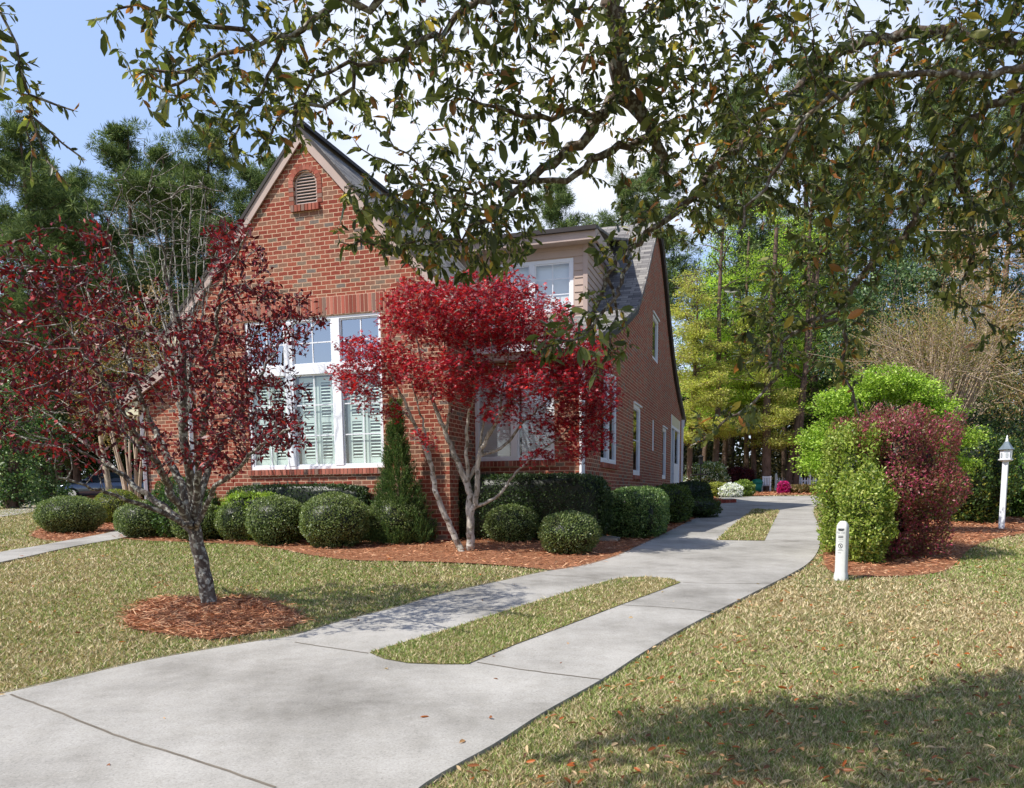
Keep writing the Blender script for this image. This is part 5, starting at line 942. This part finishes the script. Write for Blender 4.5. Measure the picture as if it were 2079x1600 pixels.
OA = [ # px, py, Y, rx, ry(z), rd, n
 (330, 90, 3.6, .28, .2, .35, 110), (460, 90, 3.6, .35, .22, .4, 170), (600, 90, 3.7, .35, .24, .4, 170), (400, 190, 3.6, .3, .12, .3, 90), (520, 220, 3.6, .28, .2, .3, 150), (470, 300, 3.6, .12, .09, .15, 36), (620, 200, 3.7, .25, .16, .3, 130), (720, 110, 3.7, .3, .22, .4, 170), (850, 130, 3.8, .35, .25, .4, 200),
 (760, 30, 3.6, .4, .12, .4, 130), (960, 40, 3.7, .4, .18, .4, 170), (970, 200, 3.7, .35, .25, .4, 150), (1080, 120, 3.8, .35, .3, .4, 170), (1180, 60, 3.5, .35, .22, .5, 190), (1200, 220, 3.9, .3, .25, .4, 150),
 (880, 440, 3.8, .38, .2, .4, 1000), (990, 450, 3.85, .25, .24, .4, 800), (790, 430, 3.75, .24, .2, .3, 220), (930, 520, 3.8, .27, .11, .25, 420), (60, 180, 3.15, .08, .12, .1, 22), (10, 90, 3.1, .08, .2, .12, 40), (80, 260, 3.2, .07, .06, .08, 12), (1040, 500, 3.9, .12, .12, .2, 70), (1040, 340, 3.9, .22, .16, .3, 130), (740, 440, 3.7, .14, .16, .2, 40), (1060, 450, 3.9, .12, .14, .2, 70),
 (1320, 60, 3.6, .35, .22, .5, 220), (1450, 100, 3.8, .4, .3, .6, 260), (1370, 200, 3.9, .35, .3, .5, 220), (1480, 250, 4.1, .4, .3, .5, 190), (1600, 200, 4.2, .45, .25, .6, 190), (1620, 330, 4.2, .5, .35, .6, 250), (1750, 250, 4.2, .5, .35, .7, 250), (1880, 260, 4.3, .5, .4, .8, 270), (2010, 250, 4.3, .5, .45, .8, 260), (1950, 120, 4.2, .5, .22, .7, 210), (2070, 60, 4.2, .4, .3, .7, 200), (1800, 40, 4., .3, .08, .5, 40),
 (1500, 380, 4.2, .4, .25, .5, 150), (1780, 400, 4.3, .5, .3, .6, 220), (1900, 400, 4.3, .35, .3, .6, 220), (2030, 430, 4.4, .3, .3, .6, 200), (1400, 440, 4.1, .28, .15, .4, 130), (1290, 420, 4., .15, .15, .3, 60), (1700, 520, 4.4, .35, .2, .5, 170), (1600, 600, 4.5, .35, .2, .4, 130), (1560, 700, 4.5, .22, .2, .3, 60), (1480, 850, 4.5, .25, .1, .25, 40), (1730, 700, 4.2, .12, .3, .2, 70), (1960, 560, 4.5, .22, .22, .3, 90), (2040, 680, 4.6, .15, .12, .3, 26),
 (1180, 640, 3.8, .22, .12, .3, 50), (1130, 700, 3.7, .12, .1, .2, 36), (1240, 700, 4., .18, .14, .2, 60), (1250, 510, 4., .15, .1, .3, 30), (1660, 30, 3.8, .2, .1, .4, 60), (1500, 20, 3.6, .35, .12, .5, 130)]
A = np.concatenate([att(*o) for o in OA]+[blob((1.3, 3.4, 5.1), (1.5, 1.2, .6), 420), blob((3.6, 3.6, 5.3), (1.6, 1.3, .8), 420), blob((-1.6, 2.3, 5.2), (1.7, 1., .5), 900), blob((.2, 2.0, 5.3), (1.4, .9, .5), 700), blob((4.8, 4.2, 4.), (1.4, 1.4, 1.2), 300)])
OC = [(74, 82, 44), (94, 102, 56), (56, 64, 38), (118, 122, 70), (144, 144, 84), (134, 92, 52), (158, 104, 60), (172, 150, 74)]
def oak_leaves(Np, par, r):
    th = np.where((r <= .0062) & (par >= 0) & (np.arange(len(r)) % 1 == 0))[0]; per = 4; i = np.repeat(th, per); n = len(i); t = RN.random((n, 1)); P = Np[i]*t+Np[par[i]]*(1-t); d = unit(Np[i]-Np[par[i]]); D = unit(d*.7+RN.normal(0, .5, (n, 3))+np.array([0, 0, -.55]))
    big = RN.random(n) < .09; L_ = np.where(big, RN.uniform(.065, .10, n), RN.uniform(.025, .050, n)); V = leaves(P, D, rdir(n, .9), L_, L_*RN.uniform(.34, .44, n), palette(n, OC, (5, 5, 4, 3, 1.5, .8, .6, .8)), True, .12)
    up_ = np.where((r <= .0062) & (par >= 0) & (Np[:, 2] > 4.05))[0]; q_ = Np[up_]; up_ = up_[np.sin(q_[:, 0]*5.2+1)*np.sin(q_[:, 1]*6.1)+.4*np.sin(q_[:, 0]*13) > -.12]; iu = np.repeat(up_, 6); nu = len(iu); V3 = leaves(Np[iu]+RN.normal(0, .05, (nu, 3)), rdir(nu), rdir(nu, .8), RN.uniform(.05, .09, nu), .03, palette(nu, OC, (5, 5, 4, 3, 1.5, .8, .6, .8)), True, .12)  # extra larger leaves above the frame, added to deepen the lawn shade
    m = n//2; i2 = RN.choice(th, m); D2 = unit(RN.normal(0, 1, (m, 3))); V2 = leaves(Np[i2], D2, rdir(m), RN.uniform(.012, .026, m), .004, palette(m, [(150, 158, 96), (128, 132, 84), (166, 150, 110)])); return cat_parts([V, V2, V3])
LM = 'leaf_oak'
tree('oak_tree', 'big oak whose leafy branches hang across the top of the picture', 'oak tree', ol, A, tuple(tb), 'bark_oak', oak_leaves, step=.055, infl=.42, kill=.062, iters=60, r0=.0011, p=2.4, cap=.26, thick=.012, trunk_name='trunk', jitter=.22)

# ================================================================== small things
def obj(mb, name, mat, parent, bev=0): return mb.build(name, mat, parent, bev)
def text(body, size, loc, parent, name, mat, rot=(PI/2, 0, 0), ext=.0006, align='CENTER'):
    c = bpy.data.curves.new(name, 'FONT'); c.body = body; c.size = size; c.extrude = ext; c.align_x = align; o = bpy.data.objects.new(name, c); COL.objects.link(o); o.location = loc; o.rotation_euler = rot; c.materials.append(MATS[mat]); bpy.context.view_layer.update(); me = bpy.data.meshes.new_from_object(o); o2 = bpy.data.objects.new(name, me); COL.objects.link(o2); o2.location = loc; o2.rotation_euler = rot; o2.parent = parent; bpy.data.objects.remove(o); return o2
# white utility marker post
g = gnd(1707, 1178); root = tag(empty('marker_post', tuple(g-[0, 0, .02]), math.radians(-44)), 'short white square utility marker post with black lettering beside the driveway', 'marker post')
Wd, Dp, Hh = .074, .062, .755
def sq(w, d, z, ch=.012): return [(x, y, z) for x, y in ((-w+ch, -d), (w-ch, -d), (w, -d+ch), (w, d-ch), (w-ch, d), (-w+ch, d), (-w, d-ch), (-w, -d+ch))]
prof = [(0, 0, 0.), (0, 0, .035), (.004, .006, .10), (.010, .012, .13), (.010, .010, .62), (.010, .014, .67), (.014, .022, .70), (.022, .032, .725), (.034, .042, .745), (.05, .05, .755)]
vs = []; [vs.extend(sq(Wd-a, Dp-b, z, .012 if z < .7 else .008)) for a, b, z in prof]
mb = MB(); mb.add(vs, [(i*8+k, i*8+(k+1) % 8, (i+1)*8+(k+1) % 8, (i+1)*8+k) for i in range(len(prof)-1) for k in range(8)], True); mb.add(vs[-8:], [tuple(range(8))]); bo = obj(mb, 'post_body', 'bollard_plastic', root)
y = -Dp+.0105
mb = MB().box(-.038, .038, y-.004, y, .658, .664); obj(mb.prism([(-.040, .650), (.040, .650), (.022, .638), (-.022, .638)], y-.004, y, 1), 'emblem', 'marking_black', root)
obj(MB().box(-.031, .031, y-.002, y+.004, .566, .574).box(-.031, .031, y-.002, y+.004, .548, .557), 'label_bars', 'marking_black', root)
text('FD 105', .036, (0, y-.0005, .600), root, 'lettering', 'marking_grey'); text('WARNING', .012, (.004, y-.0005, .522), root, 'lettering', 'marking_grey'); text('CALL BEFORE', .0105, (0, y-.0005, .498), root, 'lettering', 'marking_grey'); text('YOU DIG', .0105, (0, y-.0005, .405), root, 'lettering', 'marking_grey'); text('UNDERGROUND', .0095, (0, y-.0005, .392), root, 'lettering', 'marking_grey')
mb = MB(); pts = [(.026*math.cos(a), y-.001, .452+.026*math.sin(a)) for a in np.linspace(0, 2*PI, 25)]; mb.tube(pts, .003, 5); mb.tube([(-.018, y-.001, .470), (.018, y-.001, .434)], .003, 5); mb.tube([(.012, y-.001, .468), (-.006, y-.001, .450), (.004, y-.001, .440)], .003, 5); obj(mb, 'no_digging_symbol', 'marking_black', root)
obj(MB().box(-.03, .012, y-.001, y+.004, .362, .366), 'label_line', 'marking_black', root); obj(MB().lathe((0, 0, 0), [(0, 0), (.01, 0), (.01, .006), (0, .006)], 8).build('b', 'marking_grey') and MB().tube([(0, -Dp-.003, .03), (0, -Dp+.01, .03)], .009, 8), 'bolt', 'zinc', root); bpy.data.objects.remove(bpy.data.objects['b'])
# white lantern shaped bird house on a tall post
g = gnd(2033, 1075); T = atY(2040, 880, g[1]); ht = T[2]-g[2]; root = tag(empty('lantern_post', tuple(g-[0, 0, .03]), math.radians(-40)), 'tall white square post topped by a hexagonal lantern shaped bird house', 'post lantern'); pz = ht*.735
obj(MB().box(-.05, .05, -.05, .05, 0, pz), 'post', 'white_paint', root, .006); hx = lambda r, z: [(r*math.cos(a), r*math.sin(a), z) for a in np.arange(6)*PI/3+.3]
def hexloft(pr_): 
    v = []; [v.extend(hx(r, z)) for r, z in pr_]; m = MB(); m.add(v, [(i*6+k, i*6+(k+1) % 6, (i+1)*6+(k+1) % 6, (i+1)*6+k) for i in range(len(pr_)-1) for k in range(6)]); m.add(v[:6], [tuple(range(6))[::-1]]); m.add(v[-6:], [tuple(range(6))]); return m
lz = pz; obj(hexloft([(.07, lz-.02), (.125, lz), (.135, lz+.012), (.135, lz+.03), (.11, lz+.035)]), 'lantern_base', 'white_paint', root); bd = obj(hexloft([(.105, lz+.03), (.112, lz+.22)]), 'lantern_body', 'white_paint', root)
for a in np.arange(6)*PI/3+.3+PI/6:
    n_ = np.array([math.cos(a), math.sin(a), 0]); s_ = np.array([-n_[1], n_[0], 0]); c = n_*.0955+np.array([0, 0, lz+.1]); pts = [c+s_*.022-[0, 0, .045], c-s_*.022-[0, 0, .045]]+[c-s_*.022*math.cos(t)+np.array([0, 0, .035+.026*math.sin(t)]) for t in np.linspace(0, PI, 7)]; m = MB(); m.add(pts+[p+n_*.006 for p in pts], [tuple(range(9))[::-1], tuple(range(9, 18))]+[(i, (i+1) % 9, 9+(i+1) % 9, 9+i) for i in range(9)]); obj(m, 'opening', 'lamp_glass', bd)
obj(hexloft([(.145, lz+.215), (.150, lz+.225), (.115, lz+.26), (.08, lz+.31), (.045, lz+.37), (.03, lz+.385)]), 'lantern_roof', 'zinc', root)
k_ = ht-(lz+.385); obj(MB().lathe((0, 0, lz+.38), [(.0, 0), (.035, .002), (.035, .012), (.018, .022), (.026, k_*.4), (.014, k_*.62), (.018, k_*.7), (.004, k_+.0), (0, k_)], 12), 'finial', 'white_paint', root)
# concrete splash block at the corner downspout
g = gnd(1226, 1100); root = tag(empty('splash_block', (g[0], g[1]+.05, g[2]+.02), -PSI), 'pale concrete splash block between the dark hedge and corner hedge', 'splash block'); 
obj(MB().prism([(-.18, 0), (.28, 0), (.28, .05), (-.18, .11)], -.12, .12, 1), 'block', 'concrete', root, .01)
# car parked on the left drive
cp = atY(212, 1000, 46.); cz = float(zg(46.))+.02; car = tag(empty('parked_car', (cp[0], 46., cz), math.radians(14)), 'dark blue grey sedan parked facing left on the far side drive', 'car')
st = [(-2.32, .62, .34, .60, .62), (-2.26, .80, .24, .70, .74), (-2.0, .88, .2, .80, .86), (-1.5, .90, .2, .88, .95), (-1.0, .91, .2, .92, 1.0), (-.6, .91, .2, .94, 1.04), (0, .92, .2, .95, 1.06), (.8, .92, .2, .96, 1.06), (1.5, .91, .2, .97, 1.06), (2.0, .88, .22, .96, 1.05), (2.3, .78, .3, .9, 1.0), (2.36, .66, .4, .8, .86)]
v = []; 
for x, w_, z0, z1, z2 in st: v += [(x, -w_*.9, z0), (x, -w_, z0+.16), (x, -w_, z1-.08), (x, -w_*.93, z1), (x, -w_*.5, z2), (x, w_*.5, z2), (x, w_*.93, z1), (x, w_, z1-.08), (x, w_, z0+.16), (x, w_*.9, z0)]
mb = MB(); mb.add(v, [(i*10+k, i*10+(k+1) % 10, (i+1)*10+(k+1) % 10, (i+1)*10+k) for i in range(len(st)-1) for k in range(10)], True); mb.add(v[:10], [tuple(range(10))]); mb.add(v[-10:], [tuple(range(10))]); body = obj(mb, 'body', 'car_paint', car)
cab = [(-.95, .80, .98), (-.25, .66, 1.40), (.2, .64, 1.47), (.9, .64, 1.46), (1.25, .67, 1.38), (1.85, .78, 1.02)]; v = []
for x, w_, z in cab: v += [(x, -.86, .98), (x, -w_, z), (x, w_, z), (x, .86, .98)]
mb = MB(); mb.add(v, [(i*4+k, i*4+k+1, (i+1)*4+k+1, (i+1)*4+k) for i in range(5) for k in range(3)], True); obj(mb, 'window_glass', 'car_glass', car)
rf_ = MB(); v = []
for x, w_, z in cab[1:5]: v += [(x, -w_-.01, z-.03), (x, -w_*.9, z+.012), (x, 0, z+.03), (x, w_*.9, z+.012), (x, w_+.01, z-.03)]
rf_.add(v, [(i*5+k, i*5+k+1, (i+1)*5+k+1, (i+1)*5+k) for i in range(3) for k in range(4)], True); obj(rf_, 'roof', 'car_paint', car)
for s_ in (-1, 1):
    obj(MB().tube([(-1.0, s_*.84, .97), (-.25, s_*.68, 1.41)], .035, 6).tube([(.45, s_*.87, .97), (.42, s_*.66, 1.45)], .04, 6).tube([(1.25, s_*.68, 1.39), (1.9, s_*.82, 1.02)], .05, 6), 'pillar', 'car_paint', car)
    obj(MB().lathe((0, 0, 0), [(0, -.07), (.08, -.05), (.11, 0), (.08, .05), (0, .07)], 10), 'mirror', 'car_paint', car).location = (-.62, s_*1.0, 1.06)
    h_ = obj(MB().lathe((0, 0, 0), [(0, -.08), (.12, -.05), (.17, 0), (.12, .05), (0, .08)], 12), 'headlight', 'lamp_glass', car); h_.location = (-2.08, s_*.68, .74); h_.scale = (1.1, .7, 1.)
    for x in (-1.42, 1.42):
        wh = MB().tube([(x, s_*.72, .32), (x, s_*.93, .32)], .32, 20); wo_ = obj(wh, 'wheel', 'dark_rubber', car); obj(MB().tube([(x, s_*.90, .32), (x, s_*.945, .32)], .2, 12), 'rim', 'chrome', wo_)
obj(MB().box(-2.345, -2.28, -.5, .5, .42, .56), 'grille', 'dark_rubber', car, .01); obj(MB().box(-2.33, -2.22, -.78, .78, .26, .34), 'bumper_trim', 'chrome', car, .01)
# white picket fence behind the parking pad
Yf = 47.5; a = atY(1575, 985, Yf); b_ = atY(1712, 985, Yf); zb = float(zg(Yf)); root = tag(empty('picket_fence', (a[0], Yf, zb)), 'white picket fence between the garden and the dark wood', 'fence'); ln = b_[0]-a[0]
for x in (0, ln*.5, ln): obj(MB().box(x-.06, x+.06, -.06, .06, 0, .98).lathe((x, 0, .98), [(.07, 0), (.07, .03), (.03, .06), (.04, .09), (0, .13)], 8), 'fence_post', 'white_paint', root)
obj(MB().box(.06, ln-.06, -.015, .015, .2, .27), 'rail', 'white_paint', root); obj(MB().box(.06, ln-.06, -.015, .015, .6, .67), 'rail', 'white_paint', root)
mb = MB(); x = .2
while x < ln-.12: mb.prism([(x-.035, .06), (x+.035, .06), (x+.035, .76), (x, .84), (x-.035, .76)], -.035, -.016, 1); x += .165
pk = obj(mb, 'pickets', 'white_paint', root)
# white slatted garden chairs
def chair(px, Yc, rz, lab):
    p = atY(px, 985, Yc); root = tag(empty('garden_chair', (p[0], Yc, float(zg(Yc))), rz), lab, 'chair')
    for sx_ in (-.22, .22):
        obj(MB().box(sx_-.02, sx_+.02, -.24, -.2, 0, .62), 'leg', 'white_paint', root); obj(MB().box(sx_-.02, sx_+.02, .18, .22, 0, .95), 'leg', 'white_paint', root); obj(MB().box(sx_-.03, sx_+.03, -.25, .18, .62, .65), 'armrest', 'white_paint', root)
    m = MB(); [m.box(-.2, .2, -.22+i*.08, -.16+i*.08, .40, .42) for i in range(5)]; obj(m, 'seat', 'white_paint', root); m = MB(); [m.box(-.19+i*.085, -.13+i*.085, .19, .21, .45, .93) for i in range(5)]; m.box(-.2, .2, .175, .19, .86, .93); obj(m, 'backrest', 'white_paint', root)
chair(1624, 49.5, .3, 'white slatted garden chair behind the picket fence'); chair(1556, 45.5, -.4, 'low white garden chair left of the picket fence')
# green lidded hose tub
p = atY(1537, 985, 45.5); root = tag(empty('garden_tub', (p[0], 45.5, float(zg(45.5)))), 'green plastic garden tub with rounded lid near the fence end', 'tub')
obj(MB().lathe((0, 0, 0), [(.0, 0), (.26, 0), (.3, .55), (.0, .55)], 16), 'tub_body', 'green_plastic', root); obj(MB().lathe((0, 0, .55), [(.32, 0), (.33, .05), (.27, .17), (.12, .24), (0, .25)], 16), 'lid', 'green_plastic', root)
# black feeder pole
p = atY(1422, 985, 40.); zb = float(zg(40.)); T = atY(1422, 923, 40.)[2]-zb; root = tag(empty('bird_feeder', (p[0], 40., zb)), 'black bird feeder pole in front of the white flowering shrub', 'bird feeder')
obj(MB().tube([(0, 0, 0), (0, 0, T-.45)], .03, 8), 'pole', 'black_iron', root); obj(MB().box(-.32, .32, -.2, .2, T-1.0, T-.93), 'tray', 'black_iron', root); obj(MB().box(-.09, .09, -.09, .09, T-.45, T-.12), 'feeder_box', 'black_iron', root); obj(MB().lathe((0, 0, T-.12), [(.17, 0), (.1, .06), (0, .12)], 8), 'feeder_roof', 'black_iron', root)
# low brick edging where the side bed meets the drive
g = gnd(1462, 1024); root = tag(empty('brick_edging', tuple(g), -.2), 'short run of red bricks edging the side bed by the drive', 'edging'); m = MB()
for k in range(9): m.obox((-.30+k*.11*1.0, .12*k, .09), (.045, .015, 0), (-.03, .09, 0), (0, 0, .09))
m.build('bricks', 'tint_solid', root); me = root.children[0].data; C = np.ones((len(me.vertices), 4), np.float32); C[:, :3] = np.repeat(palette(9, [(156, 80, 66), (142, 72, 60), (170, 100, 84)]), 8, 0); me.attributes.new('tint', 'FLOAT_COLOR', 'POINT').data.foreach_set('color', C.ravel())
